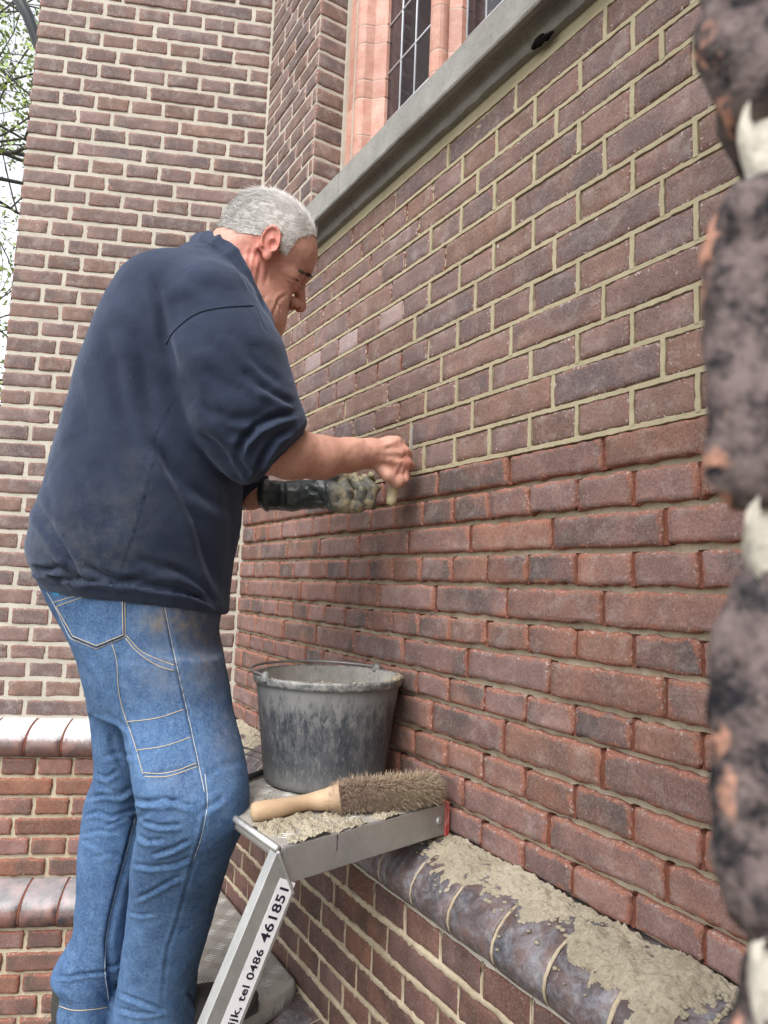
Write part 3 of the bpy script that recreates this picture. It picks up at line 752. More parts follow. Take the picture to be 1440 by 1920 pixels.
# ================================================================ the mason
def rotv(v):
    v = np.array(v); t = np.linalg.norm(v); k = v/t; K = np.array([[0, -k[2], k[1]], [k[2], 0, -k[0]], [-k[1], k[0], 0]])
    return np.eye(3)+math.sin(t)*K+(1-math.cos(t))*K@K
HR = rotv([.1519, .4623, .0079]); HO = np.array([.4603, 1.2967, .653])
def H(x, y, z): return HR@np.array([x, y, z])+HO
NB = P(446, 548, 1.40)
def head_sdf(p):
    q = (p-HO)@HR
    d = ell(q, (.003, 0, .042), (.098, .077, .093)); d = smin(d, ell(q, (.052, 0, .045), (.050, .060, .056)), .02)
    d = smin(d, ell(q, (.045, 0, -.018), (.053, .056, .068)), .02); d = smin(d, ell(q, (.045, 0, -.066), (.046, .047, .040)), .018)
    d = smin(d, ell(q, (.082, 0, -.097), (.020, .024, .018)), .015)
    for s_ in (-1, 1):
        d = smin(d, rcone(q, (-.002, .060*s_, -.050), (.074, .022*s_, -.098), .015, .014), .015)
        d = smin(d, ell(q, (.064, .040*s_, -.006), (.022, .020, .017)), .014)
        d = smin(d, ell(q, (.060, .036*s_, -.050), (.030, .020, .026)), .018)
    d = smin(d, rcone(q, (-.01, 0, -.115), (.055, 0, -.105), .045, .030), .03)      # full throat
    d = smin(d, rcone(q, (.088, -.034, .036), (.099, 0, .032), .0095, .011), .012); d = smin(d, rcone(q, (.088, .034, .036), (.097, 0, .031), .0085, .010), .012)
    for s_ in (-1, 1): d = smax(d, -(np.linalg.norm(q-np.array([.101, .033*s_, .014]), axis=1)-.0145), .010)
    for s_ in (-1, 1): d = smin(d, np.linalg.norm(q-np.array([.0795, .033*s_, .014]), axis=1)-.0135, .003)
    d = smin(d, rcone(q, (.093, 0, .026), (.124, 0, -.020), .0080, .0120), .010)
    d = smin(d, np.linalg.norm(q-np.array([.1265, 0, -.0245]), axis=1)-.0120, .006)
    for s_ in (-1, 1):
        d = smin(d, ell(q, (.110, .0155*s_, -.030), (.0135, .0085, .0100)), .005)
    d = smin(d, rcone(q, (.088, -.024, -.057), (.101, 0, -.052), .005, .0075), .006); d = smin(d, rcone(q, (.088, .024, -.057), (.101, 0, -.052), .005, .0075), .006)
    d = smin(d, rcone(q, (.086, -.021, -.067), (.097, 0, -.067), .0055, .008), .006); d = smin(d, rcone(q, (.086, .021, -.067), (.097, 0, -.067), .0055, .008), .006)
    for s_ in (-1, 1):
        d = smax(d, -rcone(q, (.088, .026*s_, -.063), (.106, 0, -.0595), .0016, .0018), .002)
        # ears: plate, rim, lobe, hollow
        E_ = rotv([0, -.28, .35*s_]); c = np.array([-.006, .0815*s_, .006]); e = (q-c)@E_
        pl = ell(e, (0, 0, 0), (.0185, .0045, .030)); rr = np.sqrt((e[:, 0]/.60)**2+(e[:, 2])**2)+1e-9
        ringd = np.sqrt((rr-.0275)**2*.8+(e[:, 1]-.004*s_)**2)-.0042; ringd = np.where(e[:, 2] < -.020, 1, ringd)
        ear = smin(pl, ringd, .003); ear = smin(ear, ell(e, (.002, 0, -.029), (.0085, .005, .011)), .004)
        ear = smin(ear, ell(e, (.004, .004*s_, -.004), (.006, .0035, .013)), .003)
        ear = smax(ear, -ell(e, (.006, .006*s_, -.007), (.0085, .0055, .010)), .003)
        d = smin(d, ear, .004)
    return d
def body_sdf(p):
    d = head_sdf(p)
    d = smin(d, rcone(p, H(-.030, 0, -.035), NB, .063, .070), .03)
    d = smin(d, rcone(p, H(.005, 0, -.075), P(470, 590, 1.40), .055, .070), .03)
    # trunk under the sweatshirt
    d = smin(d, rcone(p, P(400, 610, 1.43), P(260, 1000, 1.42), .115, .135), .05)
    d = smin(d, rcone(p, P(372, 590, 1.30), P(420, 600, 1.52), .065, .06), .04)
    d = smin(d, rcone(p, P(250, 1080, 1.42), P(262, 1160, 1.42), .125, .105), .04)
    # legs inside the jeans
    d = smin(d, chain(p, [P(320, 1220, 1.37), P(352, 1480, 1.26), P(295, 1840, 1.375)], [.072, .048, .032]), .03)
    d = smin(d, chain(p, [P(235, 1220, 1.50), P(232, 1480, 1.47), P(172, 1840, 1.40)], [.066, .045, .030]), .03)
    # right arm
    d = smin(d, chain(p, [P(405, 600, 1.28), P(500, 838, 1.31)], [.058, .048], .02), .03)
    d = smin(d, chain(p, [P(500, 842, 1.31), P(545, 850, 1.335), P(600, 858, 1.375), P(655, 853, 1.425), P(697, 850, 1.462)], [.047, .0485, .042, .034, .0305], .012), .012)
    # left arm
    d = smin(d, chain(p, [P(425, 615, 1.56), P(400, 880, 1.60), P(470, 928, 1.57), P(500, 928, 1.565), P(560, 927, 1.56)], [.055, .046, .032, .0245, .020], .012), .03)
    return d
def hand_sdf(p):
    W0 = P(693, 849, 1.460); d = ell(p, P(729, 853, 1.477), (.036, .024, .040), np.stack([nrm(CRT*.98-CUP*.05), nrm(FW), nrm(CUP)], 1))
    d = smin(d, rcone(p, W0, P(715, 856, 1.475), .030, .029), .012)
    kn = [((744, 829), 1.474), ((757, 847), 1.474), ((762, 868), 1.476), ((757, 888), 1.480)]
    for i, ((x, y), D) in enumerate(kn):
        K = P(x, y, D); r = (.0112, .0118, .0115, .0102)[i]
        d = smin(d, rcone(p, P(712, 838+i*10, 1.474), K, .013, r), .012)
        a = P(x+8-i, y+4, D+.030); b = P(x-12, y+12, D+.052); c = P(x-26, y+8, D+.044)
        d = smin(d, chain(p, [K, a, b, c], [r, r*.93, r*.88, r*.8], .003), .0045)
        d = smin(d, np.linalg.norm(p-K-nrm(-FW)*.002, axis=1)-r*1.0, .004)
    d = smin(d, ell(p, P(742, 876, 1.478), (.019, .020, .019)), .012)
    # thumb, low, along the handle
    d = smin(d, chain(p, [P(710, 872, 1.462), P(728, 892, 1.456), P(746, 905, 1.462), P(760, 898, 1.474)], [.0145, .0135, .0115, .0092], .006), .007)
    for a_, b_ in (((716, 838), (742, 828)), ((718, 850), (752, 848)), ((716, 862), (756, 868))):        # tendons
        d = smin(d, rcone(p, P(*a_, 1.4445), P(*b_, 1.462), .003, .004), .008)
    return d
def bodyall(p):
    d = body_sdf(p); hm = np.linalg.norm(p-P(730, 860, 1.48), axis=1) < .13
    if hm.any(): d[hm] = smin(d[hm], hand_sdf(p[hm]), .008)
    return d
# cheap bounding keeps the far parts of the long figure out of the fine evaluation
V, F_ = surf(bodyall, (.12, 1.10, -.86), (.90, 1.78, .86), .0030)
V = relax(V, F_, 1, .4); N = normals(V, F_)
def sz(lst, k=1.): return [([tuple(q) for q in pl], w*k, a, r) for pl, w, a, r in lst]
C2 = lambda pts: [(380+x/3.2727, 340+y/3.2727) for x, y in pts]; C3 = lambda pts: [(420+x/3.6, 740+y/3.6) for x, y in pts]
wr = [(C2([(545, 600), (600, 625), (655, 640)]), 2.2, .0022, .5), (C2([(560, 640), (600, 655), (650, 655)]), 2.0, .0016, .5),
      (C2([(590, 545), (625, 570), (650, 610)]), 2.4, .0018, .6), (C2([(520, 690), (470, 720), (440, 790), (420, 850)]), 3, .0025, .6),
      (C2([(450, 735), (475, 770), (480, 800)]), 2.2, .0022, .6), (C2([(360, 480), (345, 560), (330, 640), (345, 720)]), 4, .0024, .5),
      (C2([(300, 400), (285, 480), (275, 560)]), 3.5, .0015, .5), (C2([(330, 420), (320, 500), (300, 590)]), 3, .0014, .5),
      (C2([(420, 480), (400, 560), (380, 640)]), 4, .0016, .4), (C2([(480, 560), (500, 600), (540, 640)]), 2.4, .0010, .4),
      (C2([(500, 570), (520, 590), (545, 600)]), 1.8, .0010, .4), (C2([(390, 690), (370, 740), (375, 790)]), 3.5, .0018, .4),
      (C3([(1095, 420), (1120, 440), (1160, 415)]), 2.0, -.0012, .2), (C3([(1150, 380), (1190, 400), (1215, 450)]), 2.5, -.0012, .2),
      (C3([(1215, 450), (1195, 490), (1160, 560)]), 3, .0022, .3), (C3([(1225, 500), (1215, 545), (1235, 580)]), 2.4, .0026, .3),
      (C3([(1235, 395), (1215, 420), (1195, 440)]), 2.4, .0018, .3), (C3([(1200, 300), (1215, 340), (1240, 375)]), 2.6, .0014, .3),
      (C3([(960, 440), (985, 500), (1010, 540)]), 3, .0010, .4), (C3([(940, 430), (950, 480), (980, 520)]), 2.5, .0008, .4), (C3([(940, 310), (900, 330), (830, 350)]), 6, -.0012, 0)]
V = fold(V, N, wr); hd = (V-HO)@HR; V += N*(fbm(V, 90, 3, 4)*.0004)[:, None]

skin = Mat('skin', .5, .4); k1 = skin.noise(18, 4, .6); k2 = skin.noise(220, 3, .6); k3 = skin.noise(60, 3, .6)
c = skin.mix(skin.ramp(k1, [(.35, 0.), (.65, 1.)]), (.47, .250, .185), (.59, .325, .250))
c = skin.mix(skin.math('MULTIPLY', skin.attr('flush'), .75), c, (.50, .135, .105)); c = skin.mix(skin.math('MULTIPLY', skin.attr('weather'), .6), c, (.45, .235, .165))
c = skin.mix(skin.math('MULTIPLY', skin.ramp(k3, [(.50, 0.), (.68, 1.)]), .34), c, (.34, .13, .095)); skin.color(c)
skin.b.inputs['Subsurface Weight'].default_value = .08; skin.b.inputs['Subsurface Radius'].default_value = (.012, .004, .002)
skin.bump(k2, .5, .0010).bump(k3, .35, .0016).rough(skin.ramp(k1, [(.3, .42), (.7, .58)]))
def blob(V, c, r): return np.exp(-(np.linalg.norm(V-c, axis=1)/r)**2)
flush = np.clip(blob(V, H(-.006, -.083, .008), .035)+.8*blob(V, H(-.02, -.07, -.06), .05)+.6*blob(V, H(.118, 0, -.02), .02)+.35*blob(V, H(.06, -.05, -.03), .03)+.6*blob(V, P(762, 865, 1.47), .025), 0, 1)
wea = np.clip(blob(V, H(.085, -.02, .05), .05)+.7*blob(V, P(600, 860, 1.37), .10)+.5*blob(V, H(.08, -.03, -.06), .04), 0, 1)
person = link('person', mesh('person', V, F_, skin.m, True, {'flush': flush, 'weather': wea}), None, None,
              label='grey-haired mason in navy sweatshirt and jeans, leaning towards the wall to fill a joint', category='person')
bodyV, bodyF = V, F_
# scalp line, in head space
def hairy(q):
    x, y, z = q[:, 0], np.abs(q[:, 1]), q[:, 2]
    top = z > np.interp(x, [-.11, -.06, -.03, .0, .02, .038, .055, .075, .1], [-.012, -.012, .002, .034, .048, .060, .088, .104, .2])
    burn = (x > .008) & (x < .034) & (z > .012) & (z < .06) & (y > .05)
    return (top | burn) & (x < .078)
# under-cap, slightly proud of the scalp
cen = V[F_].mean(1); sel = hairy((cen-HO)@HR) & (np.linalg.norm(cen-HO, axis=1) < .16)
ear_out = np.abs(((cen-HO)@HR)[:, 1]) > .079
sel &= ~ear_out
fs = F_[sel]; uq, inv = np.unique(fs, return_inverse=True); CV = V[uq]+N[uq]*(.0011+.0004*fbm(V[uq], 160, 2, 8))[:, None]
hm = Mat('grey_hair', .55, .35); h1 = hm.noise(120, 3, .6); hm.color(hm.mix(hm.attr('grey'), (.76, .735, .71), (.20, .185, .17)))
hq = (CV-HO)@HR; dk = np.clip((-.02-hq[:, 0])*8+.32+.2*fbm(hq, 60, 2, 3), .2, .95)
hair = link('hair', mesh('hair', CV, inv.reshape(-1, 4), hm.m, True, {'grey': dk}), person)
# strands
ctr = cen[sel]; fn = np.cross(V[fs[:, 2]]-V[fs[:, 0]], V[fs[:, 3]]-V[fs[:, 1]]); fn /= np.linalg.norm(fn, axis=1)[:, None]
ns = 10000; pick = rng.randint(0, len(ctr), ns); SV = []; SF = []; SG = []; n = 0
for i in pick:
    p0 = ctr[i]+rng.randn(3)*.0012; nn = fn[i]; q = (p0-HO)@HR
    cmb = HR@np.array([-.9, -.12*np.sign(q[1]), -.30 if abs(q[1]) > .04 else .05])       # combed back
    if q[0] > .01 and abs(q[1]) > .05: cmb = HR@np.array([-.5, 0, -.8])
    cmb = cmb-nn*(cmb@nn); cmb /= np.linalg.norm(cmb)+1e-9; Ls = rng.uniform(.012, .026)*(1.2 if q[2] > .08 else .75)
    wv = rng.randn(3)*.16; dr = nrm(cmb+nn*.22+wv); p1 = p0+dr*Ls*.5; dr2 = nrm(cmb+nn*.05+wv*.8); p2 = p1+dr2*Ls*.5
    sd_ = nrm(np.cross(dr, nn)+1e-6)*.00034; b2_ = nrm(np.cross(sd_, dr))*.0003
    for pt, k in ((p0, 1), (p1, .8)): SV += [pt+sd_*k, pt-sd_*k, pt+b2_*k]
    SV.append(p2); SF += [(n, n+1, n+4, n+3), (n+1, n+2, n+5, n+4), (n+2, n, n+3, n+5), (n+3, n+4, n+6), (n+4, n+5, n+6), (n+5, n+3, n+6)]
    g = np.clip((-.03-q[0])*9+.08+rng.randn()*.25, 0, 1); SG += [g]*7; n += 7
st_ = link('hair_strands', mesh('hair_strands', SV, SF, hm.m, True, {'grey': SG}), hair, None, kind='stuff')
# eyebrow; one dark tube draws the lashes with the lid's shadow painted in
TB = bvh(V, F_); eb = MB()
for s_ in range(150):
    a_ = C2([(600+rng.rand()*70, 545+rng.randn()*6)])[0]; t = rng.rand(); a_ = (C2([(585, 548)])[0][0]*(1-t)+C2([(668, 572)])[0][0]*t, C2([(585, 545)])[0][1]*(1-t)+C2([(668, 578)])[0][1]*t+rng.randn()*1.5)
    h_ = TB.ray_cast(Vector((0, 0, 0)), Vector(ray(*a_)).normalized())
    if h_[0] is None: continue
    p0 = np.array(h_[0]); eb.tube([p0, p0+np.array(h_[1])*.003+CRT*.003*rng.rand()-CUP*.003], [.0004, .0001], 3)
bm_ = Mat('dark_brow', .7, .2); bm_.color((.13, .10, .085))
if eb.V: eb.build('eyebrow', bm_.m, person, True)
ey = Mat('eyelid_shadow_line', .6, .3); ey.color((.05, .03, .025)); lash = MB()
for pl in (C2([(572, 600), (600, 618), (630, 622), (655, 616)]),):
    pts = cast(TB, curve(pl, 4), 1.5, .0003)
    if len(pts) > 2: lash.tube(pts, .0016, 5)
if lash.V: lash.build('lash_and_lid_shadow', ey.m, person, True)

# ---- sweatshirt
rT = [ring(y, l, r, D, dh) for y, l, r, D, dh in ((1165, 92, 428, 1.41, .175), (1120, 78, 430, 1.41, .182), (1090, 62, 432, 1.41, .19), (1052, 45, 437, 1.41, .20), (1000, 55, 450, 1.41, .205), (900, 88, 455, 1.41, .205), (800, 118, 452, 1.41, .20),
      (700, 150, 452, 1.405, .20), (640, 174, 458, 1.40, .19), (606, 189, 458, 1.40, .18), (576, 205, 448, 1.40, .168), (549, 224, 436, 1.40, .150), (527, 248, 424, 1.40, .125), (508, 280, 414, 1.40, .095), (493, 318, 404, 1.40, .058))]
nax = nrm(H(-.02, 0, -.02)-NB); NC = P(437, 505, 1.395)
cu_, cv_ = nrm(np.cross(nax, FW)), None; cv_ = nrm(np.cross(nax, cu_))
sleeve = [P(394, 580, 1.285), P(426, 680, 1.285), P(458, 770, 1.29), P(492, 828, 1.30), P(524, 862, 1.318)]
hemL, hemR = P(66, 1108, 1.41), P(410, 1152, 1.41); cuA, cuB = P(574, 800, 1.32), P(468, 908, 1.32)
hn = nrm(np.cross(hemR-hemL, ray(240, 1130))); hn = hn if hn[2] < 0 else -hn                # keeps what is above
cn = nrm(np.cross(cuB-cuA, ray(521, 854))); cn = cn if cn@CRT > 0 else -cn
colp = [P(*t) for t in ((374, 446, 1.42), (392, 442, 1.385), (416, 449, 1.345), (440, 474, 1.322), (461, 512, 1.312), (481, 556, 1.312), (497, 596, 1.320), (507, 622, 1.345))]
colq = [P(*t) for t in ((366, 452, 1.42), (384, 449, 1.38), (406, 458, 1.338), (428, 484, 1.314), (449, 522, 1.304), (470, 564, 1.304), (487, 600, 1.314))]
def shirt_sdf(p):
    d = zloft(p, rT)
    d = smin(d, chain(p, [P(372, 504, 1.40), P(418, 548, 1.345), P(458, 612, 1.335)], [.052, .060, .058]), .02)
    d = smin(d, rcone(p, P(372, 566, 1.31), P(400, 545, 1.46), .070, .066), .04)
    d = smax(d, (p-hemL)@hn, .012)
    s_ = chain(p, sleeve, [.086, .104, .098, .083, .070], .03)
    s_ = smax(s_, (p-cuA)@cn, .010); d = smin(d, s_, .016)
    # far sleeve
    s2 = chain(p, [P(425, 600, 1.53), P(415, 850, 1.60), P(452, 905, 1.585)], [.085, .075, .062], .03); d = smin(d, s2, .02)
    # rolled cuff
    q = p-P(519, 852, 1.315); h = q@cn; rr = np.linalg.norm(q-h[:, None]*cn, axis=1)
    cu = np.sqrt(((h+.006)/1.7)**2+(rr-.061)**2)-.0095; d = smin(d, cu, .005)
    # ribbed collar
    d = smax(d, -rcone(p, H(-.02, 0, -.02), P(466, 575, 1.40), .072, .060), .006)
    d = smin(d, chain(p, colp, [.0095]*len(colp), .004), .004); d = smin(d, chain(p, colq, [.010]*len(colq), .004), .007)
    return d
V, F_ = surf(shirt_sdf, (-.08, 1.02, -.16), (.78, 1.80, .82), .0042)
V = relax(V, F_, 2, .5); N = normals(V, F_)
S4 = lambda pts: [(x/2.3226, 420+y/2.3226) for x, y in pts]
big = [  # (line, width px, depth m, ridge)
 (S4([(660, 210), (700, 340), (720, 480), (770, 700)]), 9, .007, .5), (S4([(1110, 250), (1140, 340), (1160, 420)]), 6, .004, .4),
 (S4([(560, 420), (620, 560), (640, 760), (680, 930)]), 16, .006, .6), (S4([(440, 430), (500, 620), (540, 830), (600, 1000)]), 14, .004, .6),
 (S4([(680, 950), (760, 1100), (860, 1300), (900, 1450), (960, 1620)]), 12, .008, .7), (S4([(690, 960), (740, 1060), (840, 1160), (1000, 1260)]), 12, .006, .6),
 (S4([(140, 1180), (190, 1280), (270, 1400), (340, 1520)]), 8, .006, .8), (S4([(130, 1500), (200, 1505), (270, 1500)]), 6, .010, .9),
 (S4([(230, 1470), (290, 1500), (330, 1545), (420, 1545)]), 6, .009, .9), (S4([(380, 1490), (450, 1530), (520, 1555), (640, 1545)]), 7, .009, .9),
 (S4([(560, 1560), (700, 1580), (820, 1600), (900, 1640)]), 7, .008, .9), (S4([(720, 1480), (820, 1530), (900, 1600), (940, 1670)]), 7, .006, .7),
 (S4([(280, 1440), (330, 1500), (350, 1540)]), 5, .005, .8), (S4([(600, 1450), (700, 1500), (800, 1520)]), 8, .004, .6),
 # sleeve
 (S4([(840, 900), (930, 960), (1010, 1060), (1060, 1130)]), 8, .005, .6), (S4([(1040, 1000), (1060, 940), (1120, 880), (1200, 840), (1300, 815)]), 7, .012, .8),
 (S4([(1020, 1010), (1050, 1060), (1090, 1100)]), 6, .006, .6), (S4([(1120, 1090), (1150, 1010), (1200, 930), (1270, 890)]), 6, .009, .8),
 (S4([(1120, 700), (1200, 745), (1290, 790)]), 7, .006, .7), (S4([(1050, 640), (1120, 690), (1200, 720)]), 10, .004, .6), (S4([(900, 800), (1000, 850), (1100, 850), (1180, 820)]), 11, .005, .6),
 (S4([(860, 760), (930, 850), (1000, 910), (1090, 920)]), 10, .005, .6), (S4([(880, 620), (980, 700), (1080, 730)]), 14, .003, .5), (S4([(1080, 560), (1150, 640), (1230, 700)]), 9, .004, .6),
 (S4([(760, 560), (800, 680), (850, 800)]), 12, .003, .5), (S4([(820, 440), (900, 520), (1000, 560)]), 16, .0025, .5), (S4([(980, 450), (1060, 520), (1150, 560)]), 14, .0025, .5),
 (S4([(760, 200), (860, 260), (960, 280)]), 16, .003, .5), (S4([(430, 180), (520, 300), (600, 380)]), 20, .003, .5), (S4([(300, 640), (360, 800), (380, 980)]), 22, .004, .5),
 (S4([(170, 1050), (210, 1200), (230, 1350)]), 14, .003, .5), (S4([(420, 1020), (470, 1180), (500, 1340)]), 18, .003, .5), (S4([(1000, 1150), (1020, 1300), (1010, 1500)]), 12, .005, .5)]
V = fold(V, N, sz(big), 1.1, 1.6); N = normals(V, F_)
seams = [(S4(curve([(720, 530), (760, 470), (850, 400), (960, 372), (1115, 362)], 4)), 3.2, .0004, .5), (S4(curve([(1115, 362), (1140, 420), (1165, 470)], 4)), 2.6, .002, .5),
 (S4(curve([(775, 750), (730, 830), (680, 930), (680, 1010), (650, 1130), (600, 1310), (540, 1480), (520, 1555)], 4)), 2.2, .0018, .7), (S4(curve([(880, 80), (940, 110), (1030, 190), (1095, 300)], 4)), 2.4, .002, .8),
 (S4(curve([(135, 1510), (200, 1540), (330, 1550), (520, 1565), (700, 1590), (850, 1620), (950, 1680)], 4)), 3.0, .007, .5)]
V = fold(V, N, seams, 1.1, 1.6)
V += N*(fbm(V, 9, 3, 21)*.0022+fbm(V, 40, 2, 31)*.0007)[:, None]
# ribbing on hem and collar
sh = Mat('navy_fleece', .95, .15); f1 = sh.noise(10, 5, .65); f2 = sh.noise(420, 2, .6); f3 = sh.noise(26, 5, .75)
c = sh.mix(sh.ramp(f1, [(.3, 0.), (.7, 1.)]), (.0165, .0235, .044), (.026, .035, .062))
c = sh.mix(sh.math('MULTIPLY', sh.attr('dust'), sh.ramp(f3, [(.42, 0.), (.75, .38)])), c, (.13, .125, .11))
c = sh.mix(sh.ramp(sh.noise(150, 2, .5), [(.79, 0.), (.81, .55)]), c, (.35, .32, .27)); sh.color(c); sh.bump(f2, .8, .0012).bump(sh.noise(70, 4, .7), .35, .003)
sh.b.inputs['Sheen Weight'].default_value = .25; sh.b.inputs['Sheen Roughness'].default_value = .5; sh.b.inputs['Sheen Tint'].default_value = (.55, .65, .85, 1)
q = pj(V); dust_ = np.clip(np.exp(-(((q[:, 0]-170)/150)**2+((q[:, 1]-1010)/90)**2))+.6*np.exp(-(((q[:, 0]-262)/30)**2+((q[:, 1]-870)/70)**2))+.08, 0, 1)
shirt = link('sweatshirt', mesh('sweatshirt', V, F_, sh.m, True, {'dust': dust_}), person); TS = bvh(V, F_)
sm = MB()
for pl in (S4(curve([(722, 522), (762, 462), (852, 392), (962, 364), (1112, 354)], 5)),):
    pts = cast(TS, pl, 4, .0004)
    if len(pts) > 3: sm.tube(pts, .0015, 6)
if sm.V: sm.build('seam', sh.m, shirt, True)

# ---- jeans
rH = [ring(*t) for t in ((1045, 72, 426, 1.41, .16), (1092, 70, 428, 1.41, .165), (1130, 86, 420, 1.41, .172), (1180, 116, 412, 1.41, .175), (1230, 140, 418, 1.41, .175), (1290, 157, 430, 1.41, .170), (1330, 166, 436, 1.41, .16))]
rR = [ring(*t) for t in ((1230, 205, 416, 1.365, .115), (1320, 222, 434, 1.345, .112), (1400, 236, 455, 1.29, .100), (1470, 250, 467, 1.245, .092), (1530, 256, 463, 1.24, .088), (1600, 246, 438, 1.275, .086), (1680, 240, 413, 1.325, .084),
      (1760, 231, 389, 1.35, .080), (1830, 221, 371, 1.37, .080), (1880, 211, 368, 1.38, .084), (1950, 206, 376, 1.385, .09))]
rL = [ring(*t) for t in ((1230, 140, 300, 1.475, .115), (1330, 166, 312, 1.475, .112), (1400, 173, 304, 1.47, .106), (1450, 173, 298, 1.465, .10), (1495, 157, 288, 1.46, .095), (1560, 147, 282, 1.44, .09), (1680, 140, 262, 1.42, .084),
      (1750, 130, 252, 1.41, .082), (1790, 106, 242, 1.40, .082), (1822, 95, 234, 1.395, .084), (1836, 108, 230, 1.395, .082), (1880, 107, 224, 1.39, .08), (1903, 107, 220, 1.385, .08))]
def jeans_sdf(p):
    d = smin(zloft(p, rH), zloft(p, rR), .030); d = smin(d, zloft(p, rL), .022)
    return d
V, F_ = surf(jeans_sdf, (-.10, 1.10, -.94), (.62, 1.80, .07), .0042)
V = relax(V, F_, 2, .5); N = normals(V, F_)
S5 = lambda pts: [(60+x/3.1304, 1060+y/3.1304) for x, y in pts]; S6 = lambda pts: [(x/3.0968, 1300+y/3.0968) for x, y in pts]
jf = [(S6([(560, 470), (620, 490), (680, 450)]), 5, .007, .8), (S6([(500, 610), (600, 590), (700, 600), (760, 560)]), 5, .008, .8), (S6([(470, 720), (560, 690), (650, 720), (760, 680), (800, 670)]), 5, .008, .8),
      (S6([(460, 820), (560, 800), (680, 810)]), 5, .006, .8), (S6([(600, 780), (680, 740), (760, 700)]), 5, .005, .7), (S6([(480, 850), (560, 890), (600, 930)]), 5, .005, .7),
      (S6([(540, 960), (640, 930), (740, 960)]), 6, .004, .6), (S6([(760, 620), (850, 630), (960, 610), (1060, 640), (1140, 660)]), 6, .009, .8), (S6([(820, 740), (920, 770), (1060, 760)]), 5, .008, .8),
      (S6([(790, 820), (850, 860), (960, 850)]), 5, .006, .8), (S6([(880, 940), (1000, 900), (1100, 850)]), 5, .008, .8), (S6([(760, 990), (880, 1010), (1020, 990), (1110, 950)]), 5, .006, .7),
      (S6([(780, 1200), (880, 1150), (1000, 1080), (1050, 1060)]), 5, .006, .8), (S6([(740, 1270), (820, 1290), (900, 1280)]), 4, .005, .6), (S6([(290, 1640), (400, 1650), (500, 1630), (620, 1615), (700, 1560)]), 4, .012, .6),
      (S6([(360, 1500), (380, 1560), (400, 1600)]), 6, .005, .7), (S6([(690, 1740), (800, 1780), (920, 1830), (960, 1850)]), 5, .010, .8), (S6([(680, 1830), (800, 1860), (940, 1850)]), 5, .006, .8),
      (S6([(1090, 1740), (1130, 1790), (1160, 1860)]), 6, .009, .8), (S6([(1150, 700), (1250, 640), (1300, 600)]), 7, .006, .7), (S6([(1100, 450), (1200, 430), (1290, 480)]), 9, .004, .6),
      (S6([(640, 240), (660, 340), (720, 430)]), 8, .007, .6), (S6([(520, 1700), (600, 1760), (640, 1800)]), 6, .004, .7), (S6([(350, 1700), (420, 1740), (440, 1790)]), 6, .004, .7),
      (S5([(330, 430), (470, 760), (500, 900), (560, 1040)]), 9, .004, .5), (S5([(430, 860), (500, 940), (600, 960)]), 8, .004, .6), (S5([(400, 1130), (520, 1100), (600, 1120)]), 6, .005, .7),
      (S5([(390, 1290), (500, 1340), (600, 1300)]), 6, .006, .7), (S5([(230, 1010), (330, 930), (360, 860)]), 8, .003, .6), (S5([(1000, 1250), (1100, 1180), (1230, 1150)]), 9, .004, .6),
      (S5([(620, 1380), (760, 1400), (900, 1360)]), 6, .006, .7), (S5([(520, 1480), (600, 1490), (700, 1440)]), 6, .004, .7), (S5([(560, 170), (600, 300), (620, 380)]), 10, .002, .5), (S5([(870, 220), (950, 330), (1040, 380)]), 9, .003, .5)]
# the gap between the legs
gap = [(S6([(810, 690), (770, 850), (730, 1000), (690, 1150), (650, 1300), (625, 1450), (640, 1600), (660, 1780)]), 6, .012, .1)]
V = fold(V, N, [(pl, w*.75, am*.62, r) for pl, w, am, r in sz(jf)]+gap, 1.1, 1.7); N = normals(V, F_)
def inpoly(Q, poly):
    x, y = Q[:, 0], Q[:, 1]; r = np.zeros(len(Q), bool); n = len(poly)
    for i in range(n):
        (x1, y1), (x2, y2) = poly[i], poly[(i+1) % n]; c_ = ((y1 > y) != (y2 > y)) & (x < (x2-x1)*(y-y1)/(y2-y1+1e-9)+x1); r ^= c_
    return r
q = pj(V); front = ((-V)*N).sum(1) > 0
for poly in (S5([(125, 160), (548, 165), (548, 420), (378, 490), (232, 432)]), S5([(490, 560), (850, 600), (985, 1178), (660, 1240), (540, 860)])):
    m_ = inpoly(q, poly) & front; dd, _, _ = pdist(q[m_, :2], poly+[poly[0]]); V[m_] += N[m_]*(np.clip(dd/2.5, 0, 1)*.0022)[:, None]
pk = [(S5([(545, 170), (548, 420), (378, 488), (232, 432), (130, 240)]), 3, .0022, .8), (S5([(550, 410), (640, 500), (760, 560), (848, 590)]), 4, .0035, .8), (S5([(565, 915), (650, 1240), (980, 1175)]), 3, .0022, .8),
      (S5([(765, 170), (800, 350), (850, 590), (905, 830), (960, 1080), (1015, 1340)]), 3, .003, .8), (S6([(1190, 470), (1205, 640), (1170, 830), (1110, 1010), (1040, 1280), (970, 1500), (935, 1820)]), 3, .003, .8),
      (S5([(470, 460), (500, 600), (530, 830), (600, 1040), (660, 1220)]), 3, .002, .7)]
V = fold(V, N, pk, 1.1, 1.7); V += N*(fbm(V, 12, 3, 41)*.0018+fbm(V, 55, 2, 51)*.0006)[:, None]
jn = Mat('denim', .9, .2); d1 = jn.noise(9, 5, .7); d2 = jn.noise(500, 2, .6); d3 = jn.noise(45, 5, .75); d4 = jn.noise(150, 3, .7, stretch=(1, 1, .25))
c = jn.mix(jn.ramp(d1, [(.3, 0.), (.7, 1.)]), (.027, .060, .140), (.055, .118, .240))
